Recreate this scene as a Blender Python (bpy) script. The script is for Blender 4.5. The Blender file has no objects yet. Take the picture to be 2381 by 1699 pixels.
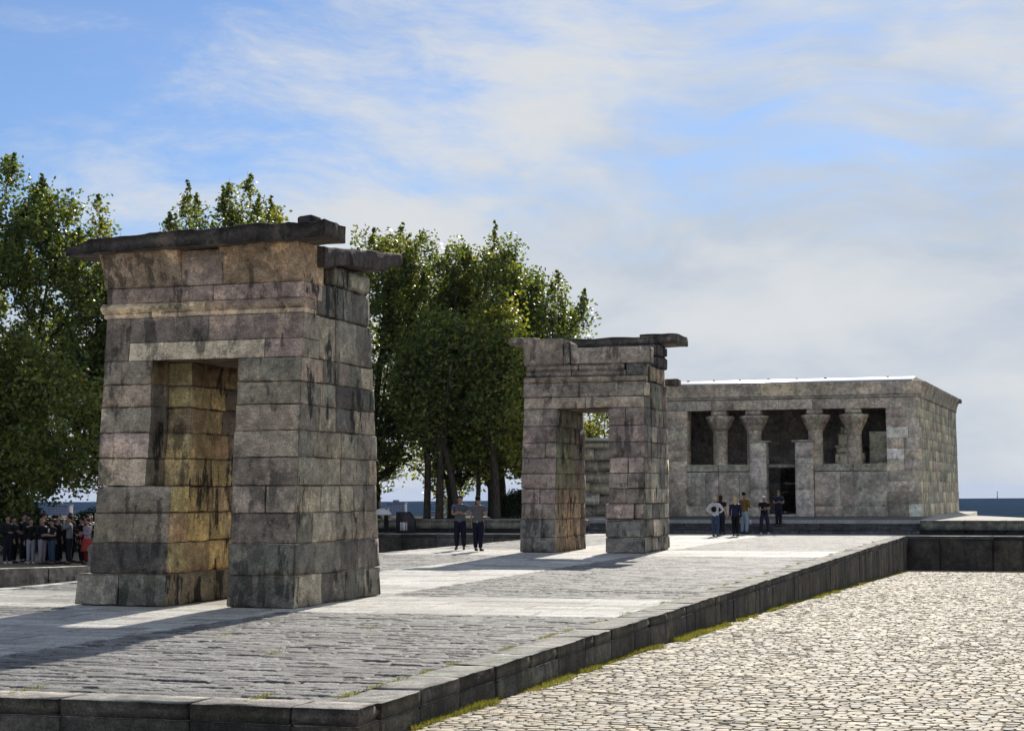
import bpy, math, random
import numpy as np
C = bpy.context.scene.collection
R = math.radians
rng = np.random.default_rng(7)
random.seed(7)

# ------------------------------------------------------------------ helpers
def tag(o, label=None, cat=None, group=None, kind=None):
    if label: o['label'] = label
    if cat: o['category'] = cat
    if group: o['group'] = group
    if kind: o['kind'] = kind
    return o

def empty(name, loc=(0, 0, 0), rz=0.0):
    o = bpy.data.objects.new(name, None)
    o.empty_display_size = 0.3
    o.location = loc
    o.rotation_euler = (0, 0, rz)
    C.objects.link(o)
    return o

def _hash(ix, iy, iz, s):
    h = (ix * 374761393 + iy * 668265263 + iz * 2147483647 + s * 974634777) & 0xFFFFFFFF
    h = ((h ^ (h >> 13)) * 1274126177) & 0xFFFFFFFF
    h = ((h ^ (h >> 15)) * 2246822519) & 0xFFFFFFFF
    h = h ^ (h >> 16)
    return (h & 0xFFFFFF) / float(0xFFFFFF)

def vnoise(P, scale, seed=0):
    P = np.asarray(P, float) * scale + 1000.0
    i = np.floor(P).astype(np.int64)
    f = P - i
    f = f * f * (3 - 2 * f)
    out = np.zeros(len(P))
    for dx in (0, 1):
        wx = f[:, 0] if dx else 1 - f[:, 0]
        for dy in (0, 1):
            wy = f[:, 1] if dy else 1 - f[:, 1]
            for dz in (0, 1):
                wz = f[:, 2] if dz else 1 - f[:, 2]
                out += wx * wy * wz * _hash(i[:, 0] + dx, i[:, 1] + dy, i[:, 2] + dz, seed)
    return out * 2 - 1

def h2(a, b, s):
    return _hash(np.asarray(a).astype(np.int64) + 5000, np.asarray(b).astype(np.int64) + 5000, np.zeros_like(np.asarray(a).astype(np.int64)), s)

class MB:
    """collects vertices, faces and per-vertex colours; build() links ONE mesh object"""
    def __init__(s):
        s.V, s.F, s.K, s.n = [], [], [], 0
    def add(s, V, F, col=(0.3, 0.3, 0.3)):
        V = np.asarray(V, float).reshape(-1, 3)
        s.V.append(V)
        if isinstance(F, np.ndarray):
            s.F.append((F + s.n))
        else:
            s.F.append([tuple(i + s.n for i in f) for f in F])
        col = np.asarray(col, float)
        if col.ndim == 1: col = np.tile(col, (len(V), 1))
        s.K.append(col)
        s.n += len(V)
    def box(s, x0, x1, y0, y1, z0, z1, col=(0.3, 0.3, 0.3)):
        V = [(x0, y0, z0), (x1, y0, z0), (x1, y1, z0), (x0, y1, z0), (x0, y0, z1), (x1, y0, z1), (x1, y1, z1), (x0, y1, z1)]
        F = [(0, 3, 2, 1), (4, 5, 6, 7), (0, 1, 5, 4), (1, 2, 6, 5), (2, 3, 7, 6), (3, 0, 4, 7)]
        s.add(V, F, col)
    def tube(s, pts, rad, n=8, col=(0.3, 0.3, 0.3), caps=True):
        pts = [np.asarray(p, float) for p in pts]
        if not hasattr(rad, '__len__'): rad = [rad] * len(pts)
        V = []
        prev = None
        for i, p in enumerate(pts):
            d = pts[min(i + 1, len(pts) - 1)] - pts[max(i - 1, 0)]
            d = d / (np.linalg.norm(d) + 1e-9)
            a = np.array([1.0, 0, 0]) if prev is None else prev
            if abs(d @ a) > 0.95: a = np.array([0, 1.0, 0])
            u = a - d * (a @ d); u /= np.linalg.norm(u); prev = u
            w = np.cross(d, u)
            for k in range(n):
                t = 2 * math.pi * k / n
                V.append(p + rad[i] * (u * math.cos(t) + w * math.sin(t)))
        F = []
        for i in range(len(pts) - 1):
            for k in range(n):
                a, b = i * n + k, i * n + (k + 1) % n
                F.append((a, b, b + n, a + n))
        if caps:
            F.append(tuple(range(n))[::-1]); F.append(tuple((len(pts) - 1) * n + k for k in range(n)))
        s.add(V, F, col)
    def lathe(s, cx, cy, prof, n=20, col=(0.3, 0.3, 0.3), lobes=0, amp=0.0):
        V = []
        for (r, z) in prof:
            for k in range(n):
                t = 2 * math.pi * k / n
                rr = r * (1 + amp * math.cos(lobes * t)) if lobes else r
                V.append((cx + rr * math.cos(t), cy + rr * math.sin(t), z))
        F = []
        for i in range(len(prof) - 1):
            for k in range(n):
                a, b = i * n + k, i * n + (k + 1) % n
                F.append((a, b, b + n, a + n))
        F.append(tuple(range(n))[::-1]); F.append(tuple((len(prof) - 1) * n + k for k in range(n)))
        s.add(V, F, col)
    def warp(s, fn):
        s.V = [fn(v) for v in s.V]
    def build(s, name, m, parent=None, smooth=False):
        me = bpy.data.meshes.new(name)
        V = np.concatenate(s.V); K = np.concatenate(s.K)
        loops, starts, tot, n = [], [], [], 0
        for F in s.F:
            if isinstance(F, np.ndarray):
                k = F.shape[1]
                loops.append(F.ravel()); starts.append(np.arange(len(F)) * k + n); tot.append(np.full(len(F), k)); n += F.size
            else:
                for f in F:
                    loops.append(np.array(f)); starts.append(np.array([n])); tot.append(np.array([len(f)])); n += len(f)
        loops = np.concatenate(loops).astype(np.int32); starts = np.concatenate(starts).astype(np.int32); tot = np.concatenate(tot).astype(np.int32)
        me.vertices.add(len(V)); me.vertices.foreach_set('co', V.ravel().astype(np.float32))
        me.loops.add(len(loops)); me.loops.foreach_set('vertex_index', loops)
        me.polygons.add(len(starts)); me.polygons.foreach_set('loop_start', starts); me.polygons.foreach_set('loop_total', tot)
        me.update(calc_edges=True)
        ca = me.color_attributes.new('Col', 'FLOAT_COLOR', 'POINT')
        ca.data.foreach_set('color', np.concatenate([K, np.ones((len(K), 1))], 1).ravel().astype(np.float32))
        me.validate()
        if smooth: me.polygons.foreach_set('use_smooth', np.ones(len(me.polygons), bool))
        me.materials.append(m)
        o = bpy.data.objects.new(name, me)
        C.objects.link(o)
        if parent is not None:
            o.parent = parent
            # meshes are written in world coordinates: keep them there under the parent's origin
            o.matrix_parent_inverse = pinv(parent)
        return o

def pinv(parent):
    from mathutils import Matrix
    m = Matrix.Translation(parent.location) @ Matrix.Rotation(parent.rotation_euler.z, 4, 'Z')
    return m.inverted()

def rbox(mb, x0, x1, y0, y1, z0, z1, r=0.03, res=0.08, amp=0.012, col=(0.3, 0.3, 0.3), seed=0, chip=0.0, faces='xXyYzZ', nscale=5.0, dirt=.72):
    """weathered stone block: rounded edges, uneven faces, chipped corners. col: rgb or {face: rgb}"""
    lo = np.array([x0, y0, z0]); hi = np.array([x1, y1, z1])
    r = min(r, 0.45 * float((hi - lo).min()))
    ns = [max(2, min(40, int(math.ceil((hi[i] - lo[i]) / res)))) for i in range(3)]
    spec = {'x': (0, 0, 1, 2), 'X': (0, 1, 1, 2), 'y': (1, 0, 0, 2), 'Y': (1, 1, 0, 2), 'z': (2, 0, 0, 1), 'Z': (2, 1, 0, 1)}
    for fc in faces:
        ax, side, a, b = spec[fc]
        na, nb = ns[a], ns[b]
        def lin(n, L):
            t = np.linspace(0, 1, n - 1) if n > 2 else np.array([0.5])
            e = min(r, L * 0.3)
            return np.concatenate([[0], e / L + t * (1 - 2 * e / L), [1]])
        ta, tb = lin(na, hi[a] - lo[a]), lin(nb, hi[b] - lo[b])
        A, B = np.meshgrid(ta, tb, indexing='ij')
        P = np.zeros((A.size, 3))
        P[:, ax] = hi[ax] if side else lo[ax]
        P[:, a] = lo[a] + A.ravel() * (hi[a] - lo[a]); P[:, b] = lo[b] + B.ravel() * (hi[b] - lo[b])
        q = np.clip(P, lo + r, hi - r)
        d = P - q
        L = np.linalg.norm(d, axis=1, keepdims=True) + 1e-9
        P2 = q + d / L * r
        if amp > 0:
            n = np.stack([vnoise(P, nscale, seed + k) * 0.6 + vnoise(P, nscale * 2.7, seed + 9 + k) * 0.4 for k in range(3)], 1)
            P2 = P2 + n * amp
        if chip > 0:
            # pull corners and edges inwards where a large noise says so
            c = (lo + hi) / 2
            g = np.clip(vnoise(P, 1.7, seed + 31) - 0.15, 0, 1)
            cnt = (L[:, 0] > r * 1.05).astype(float)
            P2 = P2 + (c - P2) * (g * cnt * chip)[:, None]
        ma, mb_ = len(ta), len(tb)
        I = np.arange(ma * mb_).reshape(ma, mb_)
        f = np.stack([I[:-1, :-1], I[1:, :-1], I[1:, 1:], I[:-1, 1:]], -1).reshape(-1, 4)
        flip = (side == 0) ^ (ax == 1)
        if flip: f = f[:, ::-1]
        cc = np.asarray(col[fc] if isinstance(col, dict) else col, float)
        bd = ((A == 0) | (A == 1) | (B == 0) | (B == 1)).ravel().astype(float)[:, None]
        dn = (.55 + .45 * np.clip(vnoise(P, 3.1, seed + 77) * 2.2 + .4, 0, 1))[:, None]
        mb.add(P2, f.copy(), cc[None, :] * (1 - dirt * bd * dn))

def cuts(a, b, lo, hi, rs):
    out = [a]
    while out[-1] < b:
        w = rs.uniform(lo, hi)
        if b - (out[-1] + w) < lo * 0.6: out.append(b)
        else: out.append(out[-1] + w)
    return out

def masonry(mb, x0, x1, y0, y1, zs, colf, rs, lx=(0.7, 1.2), ly=(0.6, 1.3), res=0.09, r=0.015, amp=0.016, off=0.022, gap=0.003, chip=0.32, skip=None, faces='xXyYzZ', dirt=.88):
    for i in range(len(zs) - 1):
        xs = cuts(x0, x1, lx[0], lx[1], rs) if lx else [x0, x1]
        ys = cuts(y0, y1, ly[0], ly[1], rs) if ly else [y0, y1]
        for a, b in zip(xs[:-1], xs[1:]):
            for c, d in zip(ys[:-1], ys[1:]):
                j = lambda: rs.uniform(-off, off)
                X0, X1, Y0, Y1 = a + gap, b - gap, c + gap, d - gap
                if a == x0: X0 += j()
                if b == x1: X1 += j()
                if c == y0: Y0 += j()
                if d == y1: Y1 += j()
                if skip and skip((a + b) / 2, (c + d) / 2, (zs[i] + zs[i + 1]) / 2): continue
                rbox(mb, X0, X1, Y0, Y1, zs[i] + gap, zs[i + 1] - gap, r=r * rs.uniform(0.6, 1.5), res=res, amp=amp,
                     col=colf((a + b) / 2, (c + d) / 2, (zs[i] + zs[i + 1]) / 2, rs), seed=rs.randint(0, 9999), chip=chip, faces=faces, dirt=dirt)

def profile_x(mb, prof, x0, x1, col, seed=0, res=0.1, amp=0.008):
    """closed (y,z) outline run along X with uneven surface and end caps"""
    pts = []
    n = len(prof)
    for i in range(n):
        p, q = np.array(prof[i], float), np.array(prof[(i + 1) % n], float)
        k = max(1, int(np.linalg.norm(q - p) / res))
        for t in range(k): pts.append(p + (q - p) * t / k)
    pts = np.array(pts); m = len(pts)
    nx = max(2, int((x1 - x0) / res))
    xs = np.linspace(x0, x1, nx + 1)
    V = np.zeros((nx + 1, m, 3))
    V[:, :, 0] = xs[:, None]; V[:, :, 1] = pts[None, :, 0]; V[:, :, 2] = pts[None, :, 1]
    V = V.reshape(-1, 3)
    V = V + np.stack([vnoise(V, 5, seed + k) for k in range(3)], 1) * amp
    I = np.arange((nx + 1) * m).reshape(nx + 1, m)
    J = np.roll(I, -1, axis=1)
    f = np.stack([I[:-1], J[:-1], J[1:], I[1:]], -1).reshape(-1, 4)
    area = sum(prof[i][0] * prof[(i + 1) % n][1] - prof[(i + 1) % n][0] * prof[i][1] for i in range(n))
    if area > 0: f = f[:, ::-1]
    mb.add(V, f.copy(), col)
    e0, e1 = tuple(range(m)), tuple(nx * m + k for k in range(m))
    if area > 0: mb.add(V, [e0[::-1], e1], col)
    else: mb.add(V, [e0, e1[::-1]], col)

# ------------------------------------------------------------------ materials
def newmat(name):
    m = bpy.data.materials.new(name); m.use_nodes = True
    nt = m.node_tree; nt.nodes.clear()
    return m, nt, nt.nodes, nt.links

class G:
    def __init__(s, nt): s.nt = nt; s.N = nt.nodes; s.L = nt.links
    def n(s, t, **kw):
        x = s.N.new(t)
        for k, v in kw.items(): setattr(x, k, v)
        return x
    def put(s, sock, v):
        if hasattr(v, 'is_linked') or isinstance(v, bpy.types.NodeSocket): s.L.new(v, sock)
        else: sock.default_value = v
    def noise(s, vec, scale, detail=4, rough=0.55):
        x = s.n('ShaderNodeTexNoise'); s.put(x.inputs['Scale'], scale); x.inputs['Detail'].default_value = detail; x.inputs['Roughness'].default_value = rough
        if vec is not None: s.L.new(vec, x.inputs['Vector'])
        return x.outputs['Fac']
    def ramp(s, v, a, b, lo=0.0, hi=1.0):
        x = s.n('ShaderNodeMapRange'); x.interpolation_type = 'SMOOTHSTEP'
        s.put(x.inputs['Value'], v); x.inputs['From Min'].default_value = a; x.inputs['From Max'].default_value = b
        x.inputs['To Min'].default_value = lo; x.inputs['To Max'].default_value = hi
        return x.outputs['Result']
    def math(s, op, a, b=0.0, c=0.0):
        x = s.n('ShaderNodeMath', operation=op); s.put(x.inputs[0], a); s.put(x.inputs[1], b); s.put(x.inputs[2], c)
        return x.outputs[0]
    def mix(s, f, a, b, mode='MIX'):
        x = s.n('ShaderNodeMix', data_type='RGBA', blend_type=mode)
        s.put(x.inputs[0], f); s.put(x.inputs[6], a); s.put(x.inputs[7], b)
        return x.outputs[2]
    def mapping(s, vec, scale=(1, 1, 1), rot=(0, 0, 0), loc=(0, 0, 0)):
        x = s.n('ShaderNodeMapping'); s.L.new(vec, x.inputs['Vector'])
        x.inputs['Scale'].default_value = scale; x.inputs['Rotation'].default_value = rot; x.inputs['Location'].default_value = loc
        return x.outputs['Vector']
    def pos(s): return s.n('ShaderNodeNewGeometry').outputs['Position']
    def attr(s, name='Col'): return s.n('ShaderNodeAttribute', attribute_name=name).outputs['Color']
    def out(s, col, rough=0.8, bump=None, bstr=0.4, bdist=0.02, spec=0.3, metal=0.0):
        b = s.n('ShaderNodeBsdfPrincipled'); s.put(b.inputs['Base Color'], col); s.put(b.inputs['Roughness'], rough)
        b.inputs['Specular IOR Level'].default_value = spec; b.inputs['Metallic'].default_value = metal
        if bump is not None:
            x = s.n('ShaderNodeBump'); x.inputs['Strength'].default_value = bstr; x.inputs['Distance'].default_value = bdist
            s.L.new(bump, x.inputs['Height']); s.L.new(x.outputs['Normal'], b.inputs['Normal'])
        o = s.n('ShaderNodeOutputMaterial'); s.L.new(b.outputs[0], o.inputs['Surface'])
        return b

def stone_mat(name, dark=0.35, pale=0.5, streak=0.5, grain=0.38, bstr=0.5, crust=(0.025, 0.027, 0.026), palec=(0.58, 0.52, 0.42), moss=0.22, warm=(1.75, 1.70, 1.56)):
    m, nt, N, L = newmat(name); g = G(nt)
    p = g.pos(); c = g.attr()
    big = g.noise(p, 1.3, 5, 0.6)
    med = g.noise(p, 5.0, 5, 0.65)
    fine = g.noise(p, 38.0, 3, 0.7)
    grit = g.noise(p, 110.0, 2, 0.6)
    v = g.math('MULTIPLY', g.ramp(big, 0.32, 0.68, 0.74, 1.28), g.ramp(med, 0.30, 0.70, 0.72, 1.32))
    v = g.math('MULTIPLY', v, g.ramp(fine, 0.2, 0.8, 1 - grain, 1 + grain))
    v = g.math('MULTIPLY', v, g.ramp(grit, 0.3, 0.7, 1 - grain * 0.8, 1 + grain * 0.8))
    v = g.math('MULTIPLY', v, g.ramp(g.noise(g.mapping(p, (1, 1, 3.5)), 9, 7, 0.75), 0.3, 0.7, 0.78, 1.24))
    base = g.mix(1.0, g.mix(1.0, c, warm + (1,), 'MULTIPLY'), v, 'MULTIPLY')
    # dark weather crust: vertical runs that start under ledges, broken up by a second noise
    st = g.noise(g.mapping(p, (2.2, 2.2, 0.5)), 1.6, 9, 0.72)
    pt = g.noise(g.mapping(p, (1, 1, 0.8), loc=(3.1, 7.7, 1.3)), 1.1, 5, 0.6)
    crustm = g.math('MULTIPLY', g.ramp(st, 0.50, 0.565, 0, 1), g.ramp(pt, 0.47, 0.53, 0, 1))
    nx_ = g.n('ShaderNodeSeparateXYZ'); L.new(g.n('ShaderNodeNewGeometry').outputs['True Normal'], nx_.inputs[0])
    crustm = g.math('MULTIPLY', crustm, g.ramp(nx_.outputs[0], .5, .9, streak, min(1, streak * 1.5)))
    base = g.mix(crustm, base, crust + (1,))
    # pale fresh stone where crust has flaked off, with its own outlines
    fl = g.noise(g.mapping(p, (1.3, 1.3, 1.0), loc=(11, 5, 2)), 1.5, 9, 0.68)
    base = g.mix(g.ramp(fl, 0.56, 0.60, 0, pale), base, g.mix(1.0, base, (1.9, 1.8, 1.65, 1), 'MULTIPLY'))
    mo = g.noise(g.mapping(p, (1, 1, 1), loc=(31, 15, 22)), 2.1, 4, 0.6)
    base = g.mix(g.ramp(mo, 0.56, 0.72, 0, moss), base, (0.10, 0.115, 0.09, 1))
    pits = g.noise(p, 14, 6, 0.75)
    h = g.math('ADD', g.math('ADD', pits, g.math('MULTIPLY', g.noise(g.mapping(p, (1, 1, 4)), 6, 6, 0.75), 1.2)), g.math('MULTIPLY', fine, 0.6))
    g.out(base, g.ramp(med, 0.3, 0.7, 0.8, 0.95), h, bstr, 0.02, spec=0.2)
    return m

M = {}
M['stone'] = stone_mat('weathered_sandstone', streak=.62, pale=.6)
M['stone2'] = stone_mat('weathered_sandstone_grey', pale=0.45, streak=0.6, palec=(0.42, 0.37, 0.29))
M['slab'] = stone_mat('blackened_sandstone', pale=0.8, streak=0.6, moss=0.35, warm=(1.15, 1.08, 1.0), bstr=1.0)
M['temple'] = stone_mat('temple_sandstone', pale=0.25, streak=0.2, palec=(0.5, 0.46, 0.36), moss=0.08, bstr=0.4, warm=(2.75, 2.62, 2.40))
M['granite'] = stone_mat('granite_kerb', pale=0.0, streak=0.4, crust=(0.03, 0.03, 0.03), moss=0.0, bstr=0.7, warm=(1.35, 1.32, 1.22))

def paving_mat():
    m, nt, N, L = newmat('riven_paving'); g = G(nt); p = g.pos(); c = g.attr()
    a = g.noise(p, 7, 6, 0.7); b = g.noise(p, 45, 3, 0.7); d = g.noise(p, 0.5, 3)
    f2 = g.noise(g.mapping(p, (1, 1.5, 1)), 26, 5, 0.75)
    v = g.math('MULTIPLY', g.ramp(a, 0.25, 0.75, 0.75, 1.2), g.ramp(b, 0.3, 0.7, 0.72, 1.3))
    v = g.math('MULTIPLY', v, g.ramp(d, 0.3, 0.7, 0.88, 1.1))
    v = g.math('MULTIPLY', v, g.ramp(f2, 0.3, 0.7, 0.78, 1.18))
    col = g.mix(1.0, c, v, 'MULTIPLY')
    rust = g.noise(p, 1.8, 4)
    col = g.mix(g.ramp(rust, 0.6, 0.78, 0, 0.35), col, (0.22, 0.15, 0.10, 1))
    g.out(col, 0.75, g.math('ADD', g.math('MULTIPLY', a, 0.35), g.math('ADD', b, f2)), 0.7, 0.015, spec=0.3)
    return m
M['paving'] = paving_mat()

def cobble_mat():
    m, nt, N, L = newmat('river_cobbles'); g = G(nt); p = g.pos(); c = g.attr()
    a = g.noise(p, 14, 5, 0.7); b = g.noise(p, 70, 3, 0.7)
    v = g.math('MULTIPLY', g.ramp(a, 0.25, 0.75, 0.78, 1.18), g.ramp(b, 0.2, 0.8, 0.85, 1.15))
    g.out(g.mix(1.0, c, v, 'MULTIPLY'), 0.7, g.math('ADD', a, b), 0.5, 0.01, spec=0.3)
    return m
M['cobble'] = cobble_mat()

def soil_mat(name, c1, c2, scale=3.0):
    m, nt, N, L = newmat(name); g = G(nt); p = g.pos()
    a = g.noise(p, scale, 6, 0.7); b = g.noise(p, scale * 14, 4, 0.7)
    col = g.mix(g.ramp(a, 0.3, 0.7), c1 + (1,), c2 + (1,))
    col = g.mix(1.0, col, g.ramp(b, 0.2, 0.8, 0.7, 1.25), 'MULTIPLY')
    g.out(col, 0.9, b, 0.5, 0.02, spec=0.15)
    return m
M['joint'] = soil_mat('joint_soil', (0.20, 0.15, 0.095), (0.30, 0.235, 0.155), 4)
M['landing_shade_sheet'] = soil_mat('landing_shade_tone', (0.12, 0.12, 0.125), (0.17, 0.168, 0.17), 1.5)  # floor colour darkened to carry the temple's shade
M['lawn'] = soil_mat('shaded_lawn', (0.035, 0.045, 0.02), (0.07, 0.065, 0.035), 1.2)
M['yard'] = soil_mat('sandy_yard', (0.16, 0.14, 0.11), (0.24, 0.21, 0.17), 0.6)
M['terrace'] = soil_mat('terrace_stone', (0.38, 0.36, 0.32), (0.5, 0.48, 0.44), 0.9)
M['basin'] = soil_mat('basin_bed', (0.32, 0.29, 0.24), (0.42, 0.39, 0.33), 2)

def leaf_mat(name, tint=(1, 1, 1)):
    m, nt, N, L = newmat(name); g = G(nt); c = g.attr()
    col = g.mix(1.0, c, tint + (1,), 'MULTIPLY')
    d = g.n('ShaderNodeBsdfPrincipled'); g.put(d.inputs['Base Color'], col); d.inputs['Roughness'].default_value = 0.42; d.inputs['Specular IOR Level'].default_value = 0.5
    t = g.n('ShaderNodeBsdfTranslucent')
    g.put(t.inputs['Color'], g.mix(1.0, col, (2.1, 1.9, 0.7, 1), 'MULTIPLY'))
    x = g.n('ShaderNodeMixShader'); x.inputs[0].default_value = 0.42
    L.new(d.outputs[0], x.inputs[1]); L.new(t.outputs[0], x.inputs[2])
    o = g.n('ShaderNodeOutputMaterial'); L.new(x.outputs[0], o.inputs['Surface'])
    return m
M['leaf'] = leaf_mat('tree_leaves')
M['grass'] = leaf_mat('grass_blades')

def bark_mat():
    m, nt, N, L = newmat('bark'); g = G(nt); p = g.pos()
    a = g.noise(g.mapping(p, (6, 6, 1.2)), 3, 6, 0.7)
    col = g.mix(g.ramp(a, 0.3, 0.7), (0.035, 0.028, 0.02, 1), (0.12, 0.10, 0.075, 1))
    g.out(col, 0.9, a, 0.8, 0.03, spec=0.1)
    return m
M['bark'] = bark_mat()

def plain(name, c, rough=0.6, metal=0.0, var=0.2, scale=20, spec=0.4):
    m, nt, N, L = newmat(name); g = G(nt); p = g.n('ShaderNodeTexCoord').outputs['Object']
    a = g.noise(p, scale, 4, 0.6)
    g.out(g.mix(1.0, tuple(c) + (1,), g.ramp(a, 0.25, 0.75, 1 - var, 1 + var), 'MULTIPLY'), rough, a, 0.15, 0.01, spec=spec, metal=metal)
    return m

def far_mat():
    m, nt, N, L = newmat('wooded_hills'); g = G(nt); p = g.pos()
    a = g.noise(p, 0.02, 6, 0.7); b = g.noise(p, 0.0035, 4, 0.6)
    col = g.mix(g.ramp(a, 0.35, 0.65), (0.008, 0.016, 0.014, 1), (0.022, 0.032, 0.024, 1))
    col = g.mix(g.ramp(b, 0.55, 0.7, 0, 0.5), col, (0.04, 0.042, 0.034, 1))
    g.out(col, 1.0, None, spec=0.0)
    return m
M['far'] = far_mat()
# ------------------------------------------------------------------ the two stone gateways
def jit(c, rs, a=0.12):
    k = 1 + rs.uniform(-a, a)
    return tuple(max(0.01, x * k * (1 + rs.uniform(-0.03, 0.03))) for x in c)

def batter(y0, y1, f, b, xl, xr, kx=0.006):
    def fn(V):
        V = V.copy(); z = np.clip(V[:, 2], 0, 9)
        t = np.clip((V[:, 1] - y0) / (y1 - y0), 0, 1)
        V[:, 1] += f * z * (1 - t) - b * z * t
        u = np.clip((V[:, 0] - xl) / (xr - xl), 0, 1)
        V[:, 0] += kx * z * (1 - u) - kx * z * u
        return V
    return fn

FRONT = [(0.26, 0.215, 0.175), (0.22, 0.185, 0.155), (0.33, 0.275, 0.22), (0.19, 0.165, 0.14), (0.30, 0.25, 0.205), (0.25, 0.225, 0.185)]
LIGHT = [(0.40, 0.32, 0.27), (0.36, 0.285, 0.245), (0.42, 0.345, 0.28)]
GREYS = [(0.20, 0.185, 0.16), (0.13, 0.122, 0.11), (0.24, 0.215, 0.18), (0.10, 0.096, 0.09), (0.34, 0.295, 0.24), (0.15, 0.14, 0.125)]
YEL = [(0.36, 0.31, 0.18), (0.31, 0.265, 0.165), (0.30, 0.24, 0.165), (0.42, 0.345, 0.19)]

# ---- gate 1 (near)
g1 = tag(empty('stone_gateway', (-13.9, 28.2, 0)), 'near sandstone gateway with yellow stone inside its doorway and a dark broken capping slab', 'stone gateway', 'freestanding Egyptian stone gateways on the platform')
rs = random.Random(11)
Z1 = [0, .53, 1.06, 1.57, 2.03, 2.51, 2.96, 3.40, 3.80, 4.21]
b1 = batter(26.3, 30.2, .085, .075, -15.85, -12.0)
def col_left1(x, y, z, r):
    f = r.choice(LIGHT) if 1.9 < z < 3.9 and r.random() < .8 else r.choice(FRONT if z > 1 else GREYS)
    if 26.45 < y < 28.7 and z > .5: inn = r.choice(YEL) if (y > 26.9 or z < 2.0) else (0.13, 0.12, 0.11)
    else: inn = (0.15, 0.135, 0.115)  # deep end of the passage: its shade is put into the stone colour
    if z > 3.6: inn = (0.17, 0.13, 0.08)  # top courses painted darker for the shade under the ceiling
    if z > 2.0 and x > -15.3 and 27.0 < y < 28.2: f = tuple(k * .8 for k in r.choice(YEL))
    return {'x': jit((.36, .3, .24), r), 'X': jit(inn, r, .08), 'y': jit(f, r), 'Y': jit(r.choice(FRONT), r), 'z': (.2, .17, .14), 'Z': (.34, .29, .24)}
def col_right1(x, y, z, r):
    f = r.choice(FRONT) if z > 1.2 else r.choice(GREYS)
    s = tuple(k * .82 for k in r.choice(GREYS)) if r.random() < .8 else r.choice(FRONT)
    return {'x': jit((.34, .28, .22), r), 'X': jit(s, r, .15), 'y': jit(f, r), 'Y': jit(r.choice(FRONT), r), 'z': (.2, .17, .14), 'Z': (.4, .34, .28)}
mb = MB()
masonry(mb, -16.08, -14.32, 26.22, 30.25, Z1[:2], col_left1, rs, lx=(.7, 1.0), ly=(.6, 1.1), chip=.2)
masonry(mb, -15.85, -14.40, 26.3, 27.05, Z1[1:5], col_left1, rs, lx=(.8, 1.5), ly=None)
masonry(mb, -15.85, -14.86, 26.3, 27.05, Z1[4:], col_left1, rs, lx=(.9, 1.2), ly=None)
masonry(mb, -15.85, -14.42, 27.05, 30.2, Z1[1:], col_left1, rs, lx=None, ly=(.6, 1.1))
mb.warp(b1); mb.build('pier', M['stone'], g1, True)
mb = MB()
masonry(mb, -13.22, -12.0, 26.3, 30.2, Z1, col_right1, rs, lx=(.55, 1.3), ly=(.55, 1.25), chip=.2, off=.016)
mb.warp(b1); mb.build('pier', M['stone'], g1, True)
mb = MB()   # lintel: dark beam with a pale repair strip along its foot
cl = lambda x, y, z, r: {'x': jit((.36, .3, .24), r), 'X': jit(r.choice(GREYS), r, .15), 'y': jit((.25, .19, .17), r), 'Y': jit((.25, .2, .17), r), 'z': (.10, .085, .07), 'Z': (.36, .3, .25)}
for (a, b, c, d, q) in ((-15.85, -15.36, 4.21, 4.97, (.20, .165, .14)), (-15.36, -12.72, 4.21, 4.53, (.56, .48, .37)), (-12.72, -12.0, 4.21, 4.53, (.33, .26, .23)),
                        (-15.36, -13.82, 4.53, 4.97, (.19, .16, .14)), (-13.82, -12.0, 4.53, 4.97, (.225, .18, .16))):
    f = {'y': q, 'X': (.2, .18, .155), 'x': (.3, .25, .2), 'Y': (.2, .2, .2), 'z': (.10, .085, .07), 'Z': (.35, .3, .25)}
    rbox(mb, a + .0015, b - .0015, 26.31, 27.15, c + .001, d - .001, r=.012, res=.08, amp=.007, col=f, seed=int(a * -71), chip=.03)
masonry(mb, -15.85, -12.0, 27.15, 30.2, [4.21, 4.97], cl, rs, lx=None, ly=(.7, 1.2))
mb.warp(b1); mb.build('lintel', M['stone'], g1, True)
mb = MB()   # fillet and round moulding above the lintel
yf = 26.3 + .085 * 5.05
def torus_prof(y, z0, z1, out):
    zc, rr = (z0 + z1) / 2, (z1 - z0) / 2
    return [(y + .5, z0)] + [(y - out * math.sin(math.pi * t / 8), z0 + (z1 - z0) * t / 8) for t in range(9)] + [(y + .5, z1)]
profile_x(mb, [(yf - .015, 4.975), (yf - .02, 5.05), (yf + .5, 5.05), (yf + .5, 4.975)][::-1], -15.86, -12.02, (.46, .38, .3), 3)
profile_x(mb, torus_prof(yf, 5.055, 5.225, .085), -15.9, -13.86, (.46, .38, .27), 5)
profile_x(mb, torus_prof(yf, 5.055, 5.225, .08), -13.85, -12.02, (.27, .21, .17), 7)
mb.build('round_moulding', M['stone'], g1, True)
mb = MB()
for (a, b, q) in ((-15.83, -13.75, (.27, .215, .19)), (-13.745, -12.03, (.30, .235, .21))):
    rbox(mb, a, b, yf + .015, 27.5, 5.23, 5.50, r=.012, amp=.008, col=q, seed=int(-a * 9), chip=.05)
mb.build('frieze', M['stone'], g1, True)
mb = MB()   # hollow (cavetto) cornice
def cav(y, z0, z1, out, deep=.85):
    k = 8
    return [(y + deep, z0)] + [(y - out * (1 - math.cos(t / k * math.pi / 2)) ** 1.0, z0 + (z1 - z0) * math.sin(t / k * math.pi / 2) ** 1.0 * .0 + (z1 - z0) * t / k) for t in range(k + 1)] + [(y + deep, z1)]
profile_x(mb, cav(yf + .03, 5.505, 6.15, .27), -15.88, -14.36, (.27, .21, .16), 12, .09, .016)
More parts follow.
